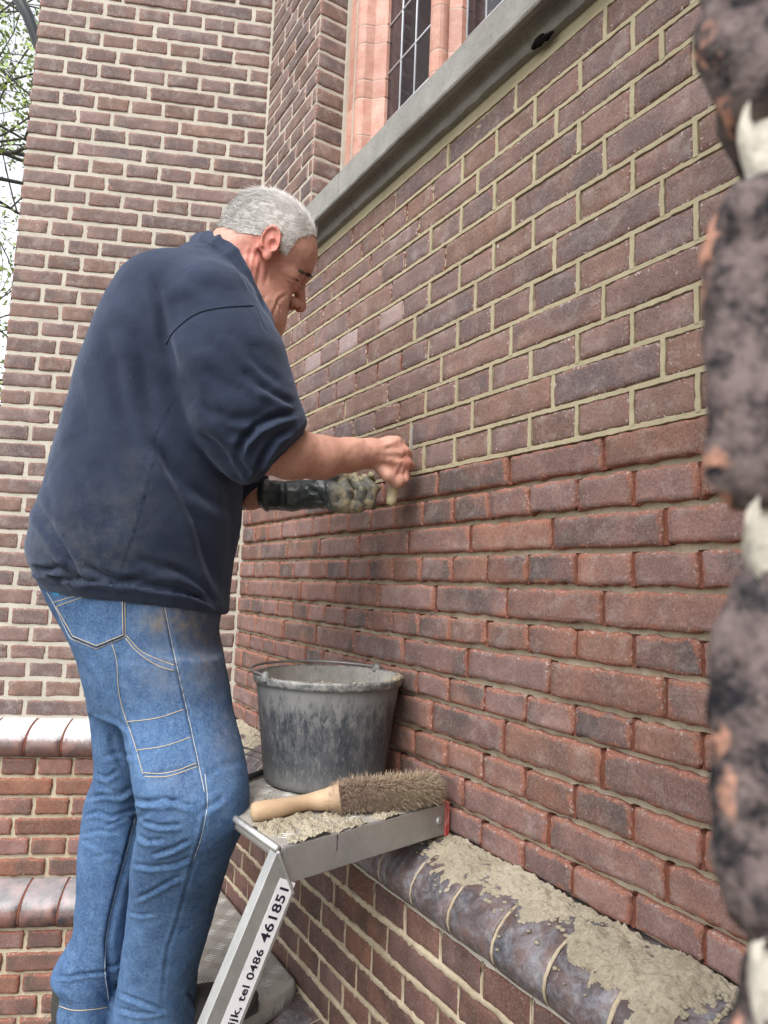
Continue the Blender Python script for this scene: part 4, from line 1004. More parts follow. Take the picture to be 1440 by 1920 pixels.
c = jn.mix(jn.math('MULTIPLY', jn.ramp(d3, [(.45, 0.), (.75, 1.)]), .45), c, (.13, .22, .36)); c = jn.mix(jn.math('MULTIPLY', jn.ramp(d4, [(.48, 0.), (.7, 1.)]), .16), c, (.18, .27, .40))
dg = jn.noise(260, 3, .8); c = jn.mix(jn.math('MULTIPLY', jn.ramp(dg, [(.45, 0.), (.62, 1.)]), .35), c, (.16, .25, .38)); c = jn.mix(jn.math('MULTIPLY', jn.attr('dirt'), jn.ramp(d3, [(.35, .1), (.65, .85)])), c, (.22, .19, .155)); jn.color(c); jn.bump(d2, .5, .0008).bump(d4, .3, .001)
q = pj(V); cr = q[:, 2] < 1.9
bl = lambda x, y, a_, b_: np.exp(-(((q[:, 0]-x)/a_)**2+((q[:, 1]-y)/b_)**2))
dirt = np.clip((bl(350, 1160, 60, 40)+.8*bl(395, 1235, 40, 60)+.7*bl(290, 1165, 30, 30)+.4*bl(430, 1380, 30, 60)+.4*bl(300, 1260, 50, 50)+.5*bl(330, 1460, 60, 30)*.3)*cr, 0, 1)
jeans = link('jeans', mesh('jeans', V, F_, jn.m, True, {'dirt': dirt}), person); TJ = bvh(V, F_)
def DN(p_):
    o_ = []
    for (x1, y1), (x2, y2) in zip(p_[:-1], p_[1:]): o_ += [(x1+(x2-x1)*t_, y1+(y2-y1)*t_) for t_ in (0, .04, .35, .65, .96)]
    return o_+[p_[-1]]
sti = Mat('stitching', .8, .2); sti.color((.50, .40, .27)); stl = Mat('pale_stitching', .8, .2); stl.color((.40, .43, .46))
ml = MB(); ml2 = MB()
for pl in (DN(S5([(545, 170), (548, 420), (378, 490), (232, 432)])), DN(S5([(530, 180), (534, 408), (378, 472), (240, 415), (140, 240)])), S5([(120, 220), (260, 180), (400, 178), (540, 205)]), S5([(135, 245), (260, 200), (350, 172)]),
           S5([(555, 412), (640, 505), (760, 560), (848, 590)]), S5([(550, 430), (620, 510), (740, 590), (848, 622)]), S5([(560, 918), (740, 895), (905, 840)]), S5([(615, 1085), (780, 1060), (942, 1005)]),
           S5([(660, 1240), (800, 1238), (980, 1178)]), S5([(655, 1218), (800, 1218), (975, 1158)]), S5([(468, 460), (498, 560), (505, 700), (530, 840), (600, 1040), (655, 1235)]), S6([(340, 1815), (430, 1840), (540, 1835), (640, 1820)])):
    pts = cast(TJ, curve(pl, 4), 3, .0004)
    if len(pts) > 3: ml.tube(pts, .00075, 4)
for pl in (S6([(1190, 470), (1205, 640), (1170, 830), (1120, 980)]), S5([(765, 170), (800, 350), (850, 590), (905, 830), (960, 1080), (1015, 1340)]), S6([(800, 710), (760, 900), (715, 1070), (670, 1240), (640, 1400), (620, 1600), (650, 1800)]),
           S6([(785, 720), (740, 900), (695, 1070), (650, 1240), (620, 1400), (608, 1600), (632, 1790)]), S5([(90, 160), (140, 250), (210, 400), (240, 440)])):
    pts = cast(TJ, curve(pl, 4), 3, .0004)
    if len(pts) > 3: ml2.tube(pts, .0009, 4)
ml.build('stitching', sti.m, jeans, True, kind='stuff'); ml2.build('seam_stitching', stl.m, jeans, True, kind='stuff')
lb = Mat('blue_label', .6, .3); lb.color((.02, .25, .45)); pts = [cast(TJ, [(x, y), (x+1, y)], 3, .0012) for x, y in ((99, 1108), (112, 1110), (112, 1116), (101, 1116))]
if all(len(p_) for p_ in pts): link('pocket_label', mesh('pocket_label', [p_[0] for p_ in pts]+[p_[0]+FW*.002 for p_ in pts], [(0, 3, 2, 1), (4, 5, 6, 7), (0, 1, 5, 4), (1, 2, 6, 5), (2, 3, 7, 6), (3, 0, 4, 7)], lb.m), jeans)
# ---- shoes
def shoe(c, side):
    fwd = nrm(np.array([.95, -.1, 0])); lat = np.array([-fwd[1], fwd[0], 0])
    def f(p):
        q = p-c; x = q@fwd; y = q@lat; z = q[:, 2]; s = np.stack([x, y, z], 1)
        d = ell(s, (.06, 0, .02), (.13, .045, .042)); d = smin(d, ell(s, (-.03, 0, .055), (.055, .04, .07)), .03)
        d = smin(d, rcone(s, (-.035, 0, .05), (-.04, 0, .10), .042, .045), .02); return smax(d, -(z+.012), .004)
    v, f_ = surf(f, c-np.array([.22, .2, .06]), c+np.array([.24, .2, .2]), .006); return relax(v, f_, 1), f_
bt = Mat('black_work_shoe', .6, .3); bt.color(bt.mix(bt.noise(60, 4, .7), (.018, .018, .02), (.07, .065, .06))).bump(bt.noise(150, 3, .6), .4, .001)
TRZ = -.900
for cx, cy in ((P(165, 1880, 1.385)[0]+.02, P(165, 1880, 1.385)[1]), (P(292, 1900, 1.385)[0]+.02, P(292, 1900, 1.385)[1])):
    v, f_ = shoe(np.array([cx, cy, TRZ+.014]), 1); so = link('shoe', mesh('shoe', v, f_, bt.m, True), person)
    m = MB(); pr = [(-.085, -.035), (-.09, .0), (-.085, .035), (.0, .042), (.12, .048), (.19, .02), (.19, -.02), (.12, -.045), (.0, -.038)]
    pts = [np.array([cx+a_, cy+b_, zz]) for zz in (TRZ+.001, TRZ+.022) for a_, b_ in pr]; k = len(pr)
    m.add(pts, [(i, (i+1) % k, k+(i+1) % k, k+i) for i in range(k)]+[tuple(range(k))[::-1], tuple(range(k, 2*k))]); m.build('sole', bt.m, so)
# ---- rubber glove on the left hand
GD = 1.565
def glove_sdf(p):
    a_, b_ = P(500, 928, 1.565), P(600, 925, 1.558)
    d = chain(p, [a_, P(545, 930, 1.56), b_], [.0335, .0325, .034], .01)
    q = p-a_; ax_ = nrm(b_-a_); h = q@ax_; rr = np.linalg.norm(q-h[:, None]*ax_, axis=1)
    d = smin(d, np.sqrt((h/1.4)**2+(rr-.0335)**2)-.0035, .003)
    d = smax(d, -np.maximum(rr-.0285, np.abs(h)-.03), .002)
    d = smin(d, ell(p, P(625, 930, 1.553), (.040, .026, .031), np.stack([CRT, nrm(FW), CUP], 1)), .012)
    # curled fingers, thumb at the far side
    for i, (x0, y0, x1, y1, x2, y2, x3, y3, r) in enumerate(((622, 948, 646, 950, 652, 922, 640, 900, .0135), (640, 952, 672, 950, 678, 920, 664, 900, .0138), (655, 950, 694, 944, 700, 916, 686, 904, .0128))):
        D0 = 1.540+i*.006
        d = smin(d, chain(p, [P(x0, y0, D0), P(x1, y1, D0-.004), P(x2, y2, D0+.006), P(x3, y3, D0+.028)], [r, r, r*.96, r*.9], .004), .004)
    d = smin(d, chain(p, [P(650, 945, 1.575), P(686, 936, 1.575), P(706, 916, 1.575)], [.012, .0115, .0105], .004), .004)
    d = smin(d, chain(p, [P(596, 905, 1.55), P(622, 893, 1.556), P(650, 893, 1.572)], [.014, .0125, .011], .004), .006)
    return d
V, F_ = surf(glove_sdf, (.50, 1.20, .10), (.86, 1.60, .30), .0022); V = relax(V, F_, 1, .5); N = normals(V, F_)
V = fold(V, N, [(C3([(400, 590), (410, 680), (400, 770)]), 3, .002, .8), (C3([(470, 700), (560, 660), (640, 640)]), 4, .003, .8), (C3([(520, 740), (600, 700), (680, 720)]), 4, .003, .8), (C3([(560, 620), (620, 660), (660, 700)]), 4, .003, .8),
                (C3([(690, 600), (700, 700), (720, 780)]), 2.5, .004, .6)]); V += N*(fbm(V, 60, 3, 61)*.0014)[:, None]
gv = Mat('rubber_glove', .38, .5); v1 = gv.noise(26, 5, .75); v2 = gv.noise(90, 4, .7)
c = gv.mix(gv.ramp(v1, [(.35, 0.), (.6, 1.)]), (.022, .032, .042), (.085, .105, .11)); c = gv.mix(gv.math('MULTIPLY', gv.attr('mud'), gv.ramp(v2, [(.36, .15), (.5, 1.)])), c, (.34, .29, .19))
gv.color(c).rough(gv.math('ADD', gv.math('MULTIPLY', gv.attr('mud'), .5), .33)); gv.bump(v2, .4, .002)
q = pj(V); mud = np.clip((q[:, 0]-612)/35, 0, 1)*np.clip(.35+.65*(fbm(V, 45, 2, 77) > -.15), 0, 1)
link('rubber_glove', mesh('rubber_glove', V, F_, gv.m, True, {'mud': mud}), person)
mud_ = MB(); r_ = np.random.RandomState(5)
def clod(mb, c, r, seed, n=10):
    V = []; 
    for i in range(n//2+1):
        for k in range(n):
            th = math.pi*i/(n//2); ph = 2*math.pi*k/n; V.append([math.sin(th)*math.cos(ph), math.sin(th)*math.sin(ph), math.cos(th)])
    V = np.array(V); V = V*(1+.35*fbm(V+seed*3.1, 1.7, 3, seed)[:, None])*np.asarray(r)+np.asarray(c)
    mb.add(V, [(i*n+k, (i+1)*n+k, (i+1)*n+(k+1) % n, i*n+(k+1) % n) for i in range(n//2) for k in range(n)])
for i in range(16):
    clod(mud_, P(r_.uniform(612, 700), r_.uniform(888, 905), 1.575+r_.rand()*.02), r_.uniform(.006, .013), i)
mo_ = mud_.build('mortar_lump', M_FRESH, None, True, label='pat of wet mortar held in the gloved left hand', category='mortar')

# ---- pointing iron in the right fist
wood = Mat('pale_wood', .6, .3); w1 = wood.noise(8, 5, .6, stretch=(1, 1, 1), dist=.5); w2 = wood.noise(90, 4, .7)
wood.color(wood.mix(wood.ramp(w2, [(.55, 0.), (.75, .6)]), wood.mix(wood.ramp(w1, [(.35, 0.), (.65, 1.)]), (.40, .27, .165), (.56, .42, .29)), (.20, .14, .09))).bump(w2, .3, .001)
hwood = Mat('worn_handle', .45, .3); x1 = hwood.noise(60, 4, .6); hwood.color(hwood.mix(x1, (.55, .47, .28), (.68, .60, .40)))
alu = Mat('dull_aluminium', .42, .5); a1 = alu.noise(12, 6, .75); a2 = alu.noise(120, 4, .75, stretch=(1, 1, 1)); alu.b.inputs['Metallic'].default_value = .75
alu.color(alu.mix(alu.ramp(a1, [(.3, 0.), (.7, 1.)]), (.36, .36, .35), (.52, .52, .51))).rough(alu.ramp(a2, [(.3, .36), (.7, .62)])).bump(a2, .15, .0006)
iron = empty('pointing_iron', tuple(P(742, 915, 1.497)), label='narrow pointing iron gripped in the mason\'s bare right fist', category='hand tool')
m = MB(); m.tube([P(730, 946, 1.490), P(734, 938, 1.492), P(738, 918, 1.496), P(741, 900, 1.500), P(746, 880, 1.508)], [.008, .0115, .0112, .010, .009], 14); m.build('handle', hwood.m, iron, True)
m = MB(); m.tube([P(746, 880, 1.508), P(760, 872, 1.513), P(768, 862, 1.517)], [.0035, .003, .003], 8); m.build('shank', alu.m, iron, True)
m = MB(); bx_ = P(771, 868, 1.514); m.box(bx_, np.array([0, 1., 0]), np.array([-1., 0, 0]), UP, -.003, .003, 0, .0015, 0, .082); m.build('blade', alu.m, iron)

# ================================================================ aluminium step platform with the bucket and brush
DZ = -.400
C0 = np.array([.452, 1.024, DZ]); C1 = np.array([.838, 1.106, DZ]); eW = C1-C0; LW = np.linalg.norm(eW); eW = eW/LW; eD = nrm(np.array([-.07, 1., 0.]))
DD = .40
plat = empty('step_platform', tuple(C0+eW*.2+eD*.2+UP*(GZ-DZ)), label='aluminium step platform against the wall carrying the mortar bucket and hand brush', category='work platform')
def treads(mb, O, ex, ey, x0, x1, y0, y1, z, pit=.036, inside=None):
    """raised bars of checker plate, groups of four at right angles"""
    i = 0; y = y0+pit*.5
    while y < y1-.006:
        x = x0+pit*.5; j = 0
        while x < x1-.006:
            a = math.radians(45 if (i+j) % 2 else -45); dx, dy = math.cos(a), math.sin(a)
            if inside is None or inside(O+ex*x+ey*y):
                for k in (-1.5, -.5, .5, 1.5):
                    cx, cy = x-dy*k*.0078, y+dx*k*.0078; l = .0135; w = .0013
                    c = O+ex*cx+ey*cy; d_ = ex*dx+ey*dy; n_ = -ex*dy+ey*dx
                    mb.add([c-d_*l, c+n_*w, c+d_*l, c-n_*w]+[c-d_*l*.8+UP*.0008, c+n_*w*.45+UP*.0011, c+d_*l*.8+UP*.0008, c-n_*w*.45+UP*.0011], [(0, 3, 7, 4), (3, 2, 6, 7), (2, 1, 5, 6), (1, 0, 4, 5), (4, 7, 6, 5)])
            x += pit; j += 1
        y += pit; i += 1
def plate(poly, z, r, name, par, lip=.02, mat=None):
    """deck plate over a plan polygon (anticlockwise), rounded corners and a turned-down lip"""
    out = []; n0 = len(poly); poly = [np.array(p_, float) for p_ in poly]
    for i in range(n0):
        p_ = poly[i]; a_ = nrm(poly[i-1]-p_); b_ = nrm(poly[(i+1) % n0]-p_); h = math.acos(max(-1, min(1, a_@b_)))/2
        ce = p_+nrm(a_+b_)*r/math.sin(h); t0 = p_+a_*r/math.tan(h)-ce; t1 = p_+b_*r/math.tan(h)-ce
        for k in range(7): v = t0*(1-k/6)+t1*k/6; out.append(ce+nrm(v)*r)
    out = np.array(out); n = len(out); tg = np.roll(out, -1, 0)-np.roll(out, 1, 0); nm = np.stack([tg[:, 1], -tg[:, 0]], 1); nm /= np.linalg.norm(nm, axis=1)[:, None]; V = []
    for ins, dz in ((.010, 0), (.004, -.0012), (.0012, -.004), (0, -.010), (0, -lip), (.002, -lip), (.002, -.010)):
        V += [np.array([q[0], q[1], z+dz]) for q in out-nm*ins]
    Fc = [(i*n+k, (i+1)*n+k, (i+1)*n+(k+1) % n, i*n+(k+1) % n) for i in range(6) for k in range(n)]+[tuple(range(n))]
    return link(name, mesh(name, V, Fc, mat or alu_d.m, True), par)
alu_d = Mat('dusty_aluminium', .6, .4); a1 = alu_d.noise(9, 6, .75); alu_d.b.inputs['Metallic'].default_value = .35
alu_d.color(alu_d.mix(alu_d.ramp(a1, [(.35, 0.), (.65, 1.)]), (.34, .33, .31), (.46, .43, .39))).bump(alu_d.noise(150, 4, .7), .2, .0008)
dk_ = plate([(C0+eW*x_+eD*y_)[:2] for x_, y_ in ((.002, .004), (LW-.002, .004), (LW-.002, DD), (.002, DD))], DZ, .010, 'deck', plat); m = MB(); treads(m, C0, eW, eD, .02, LW-.02, .02, DD-.01, DZ); m.build('tread_bars', alu_d.m, dk_, False, kind='stuff')
# front rail: channel standing below the deck edge, ends in red caps
m = MB(); m.box(C0, eW, -eD, UP, .012, LW-.012, -.022, .0, -.058, -.002); rail = bevel(m.build('front_rail', alu.m, plat), .002)
red = Mat('red_plastic', .5, .4); r1 = red.noise(60, 4, .7); red.color(red.mix(red.ramp(r1, [(.4, 0.), (.65, .7)]), (.50, .045, .05), (.55, .33, .28)))
for o_ in (0, DD+.001):
    cap = empty('end_cap', tuple(C0+eW*(LW-.006)+eD*o_)); setpar(cap, plat); cap['label'] = 'red plastic end cap'; _loc[cap.name] = tuple(C0+eW*(LW-.006)+eD*o_)
    m = MB(); X0, X1 = LW-.012, LW-.002
    if o_ == 0:
        m.box(C0, eW, -eD, UP, X0, X1, -.024, -.004, -.060, .0)
        for a_, b_, c_, d_ in ((X0, X1, -.060, -.056), (X0, X1, -.004, .0), (X0, X0+.0025, -.0557, -.0043), (X1-.0025, X1, -.0557, -.0043)): m.box(C0, eW, -eD, UP, a_, b_, -.0038, .002, c_, d_)
        zz = [-.056, -.043, -.030, -.017, -.004]
        for k in range(4):
            a, b = (X0+.002, X1-.002) if k % 2 else (X1-.002, X0+.002); m.tube([C0+eW*a-eD*.0005+UP*zz[k], C0+eW*b-eD*.0005+UP*zz[k+1]], .0012, 4)
    else: m.box(C0, eW, eD, UP, X0, X1, DD-.02, DD+.002, -.060, -.012)
    m.build('cap_grid', red.m, cap)
m = MB(); rc = C0+eW*(LW-.028)-UP*.030
for k, (r_1, h_) in enumerate(((.0085, .0), (.0085, .0015), (.006, .0035), (.002, .0045))):
    m.V.append(np.array([rc-eD*h_+eW*r_1*math.cos(t)+UP*r_1*math.sin(t) for t in np.linspace(0, 2*math.pi, 20, endpoint=False)])); m.n += 20
    if k: m.F += [((k-1)*20+i, (k-1)*20+(i+1) % 20, k*20+(i+1) % 20, k*20+i) for i in range(20)]
m.F.append(tuple(60+i for i in range(20))); m.build('rivet', alu.m, plat, True)
ink = Mat('black_ink', .6, .2); ink.color((.02, .015, .03)); m = MB(); m.box(C0+eW*.118, eW, -eD, UP, -.0008, .0008, .0005, .0012, -.0100, -.005); m.box(C0+eW*.118, eW, -eD, UP, -.0003, .0004, .0005, .0011, -.030, -.0102); m.build('ink_mark', ink.m, plat)
# legs: splayed channel with the phone number sticker
LB = ray(392, 1920)*(1.0/ray(392, 1920)[1]); LT = np.array([.487, 1.030, DZ-.004])
ld_ = nrm(LB-C0-np.array([0, -.012, 0])); ld_[1] = ld_[1]; 
fN = -eD; lx = nrm(np.cross(ld_, fN)); lx = lx if lx@eW > 0 else -lx; fN = nrm(np.cross(lx, ld_)); fN = fN if fN[1] < 0 else -fN
LL = (GZ-C0[2]+.002)/ld_[2]
def leg(Ot, name='leg'):
    m = MB(); w = .058
    # mitred at the top against the rail
    a0, a1 = 0., .058
    top = lambda x: x/w*.050
    V = []
    for x, y in ((0, .0), (w, .0), (w, -.022), (w-.003, -.022), (w-.003, -.003), (.003, -.003), (.003, -.022), (0, -.022)):
        V.append(Ot+lx*x+fN*y+ld_*top(x)); V.append(Ot+lx*x+fN*y+ld_*LL)
    n = 8; m.add(V, [(2*k, 2*k+1, 2*((k+1) % n)+1, 2*((k+1) % n)) for k in range(n)]+[(0, 2, 8, 10), (2, 4, 6, 8), (10, 12, 14, 0)])
    return bevel(m.build(name, alu.m, plat), .0012)
C0l = C0+np.array([0, 0, -.003])+fN*.001
l1 = leg(C0l)
m = MB(); m.tube([C0+eD*(DD-.01)+eW*.05-UP*.012, np.array([.42, 1.56, TRZ+.002])], .014, 10); m.build('leg', alu.m, plat, True)
m = MB(); m.tube([C0+eD*.0+eW*.001-UP*.002, C0+eD*.2-UP*.002, C0+eD*DD-UP*.002], .006, 8); m.build('edge_bead', alu.m, plat, True)
# weld seam on the mitre
m = MB(); wp = [C0l+lx*t*.058+fN*.0012+ld_*t*.050 for t in np.linspace(.02, .98, 26)]; m.tube(wp, [.0022+.0006*(i % 2) for i in range(26)], 6); m.build('weld', alu.m, plat, True)
stk = Mat('white_sticker', .45, .4); y1_ = stk.noise(40, 4, .7); stk.color(stk.mix(stk.ramp(y1_, [(.55, 0.), (.8, .35)]), (.70, .69, .71), (.45, .44, .43)))
def sticker(a, b, txt, ta, size, x0=.0235, x1=.0525, lift=.0008):
    s_ = MB(); s_.box(C0l, lx, fN, ld_, x0, x1, .0002, lift, a, b); so = s_.build('sticker', stk.m, l1, label='white sticker reading '+txt)
    cu = bpy.data.curves.new('lettering', 'FONT'); cu.body = txt; cu.size = size; cu.extrude = .00015; cu.offset = size*.018; cu.space_character = 1.06
    tmp = bpy.data.objects.new('tmp', cu); COL.objects.link(tmp); bpy.context.view_layer.update()
    me = bpy.data.meshes.new_from_object(tmp.evaluated_get(bpy.context.evaluated_depsgraph_get())); bpy.data.objects.remove(tmp); me.materials.clear(); me.materials.append(ink.m)
    xs = [v.co.x for v in me.vertices]; off = max(xs)
    ex = -ld_; ey = -lx; ez = fN      # reads upwards along the leg
    if np.cross(ex, ey)@ez < 0: ey = -ey
    org = C0l+lx*(x1-.0075 if ey@lx < 0 else x0+.0075)+fN*(lift+.0003)+ld_*ta-ex*off
    ex = ex*1.12; org = org+(ex-ex/1.12)*0-ex/1.12*off*.12
    M = Matrix(((ex[0], ey[0], ez[0], org[0]), (ex[1], ey[1], ez[1], org[1]), (ex[2], ey[2], ez[2], org[2]), (0, 0, 0, 1)))
    link('lettering', me, so, M)
sticker(.034, .122, '461851', .045, .0228); sticker(.118, .55, 'ijk, tel 0486', .131, .0176, lift=.0006)

# lower standing board of checker plate
BP = [(.745, 1.528), (.745, 2.15), (.50, 2.15), (.32, 1.75), (.225, 1.56), (.205, 1.315)]
A0 = np.array([.745, 1.528, TRZ]); exb = nrm(np.array([-.565, -.218, 0])); eyb = np.array([0, 1., 0]); Ob = A0
board = empty('standing_board', (.45, 1.65, GZ), label="lower checker-plate board under the mason's feet", category='work platform')
ob = plate(BP, TRZ, .035, 'board_plate', board, .042)
m = MB(); treads(m, np.array([.18, 1.30, TRZ]), np.array([1., 0, 0]), eyb, .0, .56, .0, .84, TRZ, .040, lambda q: q[1] > 1.528-.386*(.745-q[0])+.02 and q[1] < 2.13 and q[1] < 1.56+(q[0]-.17)*1.3 and q[0] < .73)
m.build('tread_bars', alu_d.m, ob, False, kind='stuff')
m = MB()
for i in range(9):     # the pattern runs on over the front lip
    p_ = A0+exb*(.045+.034*i)-np.array([exb[1], -exb[0], 0])*(-.0004); nf = np.array([-exb[1], exb[0], 0]); nf = nf if nf[1] < 0 else -nf
    for k in range(3): q_ = p_+exb*(k*.009)+nf*.0005; m.tube([q_-UP*.013, q_+exb*.008-UP*.034], .0011, 4)
m.build('lip_bars', alu_d.m, ob, False, kind='stuff')
for px_, py_ in ((.70, 1.60), (.70, 2.05), (.31, 1.46), (.36, 1.70)):
    m = MB(); m.box(np.array([px_, py_, TRZ]), np.array([1., 0, 0]), eyb, UP, -.015, .015, -.02, .02, GZ-TRZ, -.012); bevel(m.build('leg', alu.m, board), .002)

# near-black lumps stand in for the shade inside a hole in the sill
m = MB(); clod(m, OR+tR*.888+nR*.0135+UP*1.012, (.0075, .016, .0085), 41, 12); clod(m, OR+tR*.868+nR*.0135+UP*1.006, (.006, .013, .005), 43, 10); m.build('hole_shade_lump', hk.m, church, True)
# ---- bucket
bkt = empty('mortar_bucket', (.683, 1.332, DZ+.0015), label='black plastic mortar bucket caked with grey mortar, standing on the platform', category='bucket')
BC = np.array([.683, 1.332, DZ+.0015]); BH = .212; R0, R1 = .124, .1505
pl = Mat('dusty_black_plastic', .55, .35); p1 = pl.noise(11, 6, .7); p2 = pl.noise(55, 5, .8, stretch=(1.3, 1.3, .5), dist=.4); p3 = pl.noise(150, 4, .75, stretch=(1.6, 1.6, .35))
spz = pl.n('ShaderNodeSeparateXYZ'); pl.l(pl.tc.outputs['Object'], spz.inputs[0])
c = pl.mix(pl.ramp(p1, [(.35, 0.), (.65, 1.)]), (.024, .028, .036), (.058, .065, .076)); c = pl.mix(pl.math('MULTIPLY', pl.ramp(p2, [(.42, 0.), (.72, 1.)]), .48), c, (.24, .24, .235))
c = pl.mix(pl.math('MULTIPLY', pl.ramp(p3, [(.55, 0.), (.72, 1.)]), .45), c, (.36, .36, .35))
zt_ = pl.math('ADD', pl.math('MULTIPLY', spz.outputs['Z'], 1/.212), pl.math('MULTIPLY', pl.math('SUBTRACT', p2, .5), .9))
up_ = pl.ramp(zt_, [(.62, 0.), (.86, .75)]); c = pl.mix(up_, c, (.21, .21, .205)); lo_ = pl.ramp(zt_, [(.02, .8), (.22, 0.)]); c = pl.mix(lo_, c, (.20, .20, .195)); pl.color(c).bump(p3, .3, .0008)
m = MB(); pf = [(.02, 0), (R0-.014, 0), (R0-.004, .004), (R0, .014)]+[(R0+(R1-R0)*t, .014+(BH-.014)*t) for t in np.linspace(.1, .93, 10)]
m.lathe((0, 0, 0), pf, 72); b_ = m.build('shell', pl.m, bkt, True); b_.matrix_basis = Matrix.Translation(BC+np.array([0, 0, .0])); 
m = MB(); m.lathe((0, 0, 0), [(R1-.003, BH-.014), (R1+.0035, BH-.0135), (R1+.0045, BH-.009), (R1+.0065, BH-.003), (R1+.0068, BH+.0005), (R1+.005, BH+.002), (R1+.001, BH+.003), (R1-.003, BH), (R1-.003, BH-.014)], 72)
rm = Mat('rim_plastic', .45, .4); rn = rm.noise(40, 5, .8); rm.color(rm.mix(rm.ramp(rn, [(.42, 0.), (.62, 1.)]), (.10, .105, .11), (.34, .33, .31))); o_ = m.build('rim', rm.m, bkt, True); o_.matrix_basis = Matrix.Translation(BC)
inn = Mat('mortar_lined_inside', .85, .2); i1 = inn.noise(14, 6, .75); i2 = inn.noise(70, 5, .8); cc = inn.mix(inn.ramp(i1, [(.35, 0.), (.65, 1.)]), (.27, .26, .24), (.43, .41, .37)); inn.color(inn.mix(inn.math('MULTIPLY', inn.ramp(i2, [(.58, 0.), (.66, 1.)]), .6), cc, (.10, .10, .10))).bump(i2, .6, .003)
m = MB(); m.lathe((0, 0, 0), [(R1-.0035, BH+.0005), (R1-.006, BH-.03), (R1-.006-.022, .05), (R0-.006, .02), (.001, .018)], 72); o_ = m.build('inside', inn.m, bkt, True); o_.matrix_basis = Matrix.Translation(BC)
# mortar left in the bucket, crumbs on the rim
def disc_pile(c, r, h, seed, name, mat, par, n=40):
    V = []; 
    for i in range(n):
        for k in range(64):
            rr = r*i/(n-1); t = 2*math.pi*k/64; x, y = rr*math.cos(t), rr*math.sin(t); V.append((c[0]+x, c[1]+y, c[2]))
    V = np.array(V); nn = fbm(V, 14, 4, seed); V[:, 2] += h*(.5+.5*nn)+.004*fbm(V, 90, 2, seed+3)
    Fc = [(i*64+k, (i+1)*64+k, (i+1)*64+(k+1) % 64, i*64+(k+1) % 64) for i in range(n-1) for k in range(64)]
    return link(name, mesh(name, V, Fc, mat, True), par)
o_ = disc_pile(BC+UP*.085, R0+.002, .04, 12, 'mortar_heap', M_SAND, bkt)
m = MB(); rr_ = np.random.RandomState(9)
for i in range(60):
    t = rr_.choice([rr_.normal(-.35, .12), rr_.uniform(-2.6, .3)]); r = R1+rr_.uniform(-.003, .006); s_ = rr_.uniform(.0010, .0030)*(1.9 if abs(t+.3) < .25 else 1)
    # angle measured from image-right towards the camera
    dirv = Rh*math.cos(t)+Fh*math.sin(t); clod(m, BC+dirv*r+UP*(BH+.002+s_*.3), (s_*1.3, s_*1.3, s_), i, 8)
m.build('rim_crumbs', M_SAND, bkt, True, kind='stuff')
hd_ = MB(); e1 = BC+Rh*-.100+Fh*-.098+UP*(BH-.008); e2 = BC+Rh*.085+Fh*.118+UP*(BH+.004)
e1 = BC+nrm(Rh*-.62-Fh*.55)*(R1+.004)+UP*(BH+.006); e2 = BC+nrm(Rh*.52+Fh*.62)*(R1+.004)+UP*(BH+.008)
hp = []
mid = nrm(np.cross(UP, e2-e1)); mid = mid if mid@Fh > 0 else -mid
for t in np.linspace(0, math.pi, 40):
    c_ = (e1+e2)/2-(e2-e1)/2*math.cos(t)*1.0+mid*math.sin(t)*(R1+.005)*.98; c_[2] = BC[2]+BH+.006+.004*math.sin(t); hp.append(c_)
wire = Mat('grey_wire', .45, .5); wire.b.inputs['Metallic'].default_value = .5; wire.color((.30, .29, .28))
hd_.tube(hp, .0028, 8); hdl = hd_.build('handle', wire.m, bkt, True)
for e_ in (e1, e2):
    m = MB(); m.lathe(e_-UP*.012, [(.001, 0), (.009, 0), (.010, .004), (.009, .014), (.004, .019), (.001, .020)], 14); m.build('handle_lug', rm.m, bkt, True)

# ---- hand brush lying on the deck
brush = empty('hand_brush', tuple(P(640, 1500, 1.24)), label='wooden-handled hand brush with clogged brown bristles lying in front of the bucket', category='brush')
def dk(x, y, h): # point above the deck at height h seen at x, y
    r = ray(x, y); return r*((DZ+h)/r[2])
b0, b1, b2, b3, b4 = dk(470, 1523, .016), dk(520, 1516, .018), dk(575, 1504, .018), dk(612, 1499, .022), dk(640, 1494, .028)
m = MB(); hpts = curve3 = np.array([b0+(b1-b0)*t for t in (0, .06, .2)]+[b1, (b1+b2)/2, b2, b3, b4]); 
m.tube(hpts, [.005, .013, .0162, .0160, .0140, .0135, .019, .026], 16); ho = m.build('handle', wood.m, brush, True)
B0, B1 = dk(628, 1496, .026), dk(806, 1478, .030); bd_ = nrm(B1-B0); bl_ = np.linalg.norm(B1-B0)
sdv = nrm(np.cross(UP, bd_)); sdv = sdv if sdv@Fh > 0 else -sdv          # away from the camera
m = MB(); m.box(B0, bd_, sdv, UP, 0, bl_-.01, .008, .030, -.018, .014); bevel(m.build('brush_back', wood.m, brush), .005, 3)
br = Mat('bristle', .8, .2); br.color(br.mix(br.attr('tone'), br.mix(br.attr('along'), (.13, .085, .07), (.36, .26, .20)), (.54, .44, .30)))
V = []; Fc = []; T_ = []; AL = []; n = 0; rr_ = np.random.RandomState(3)
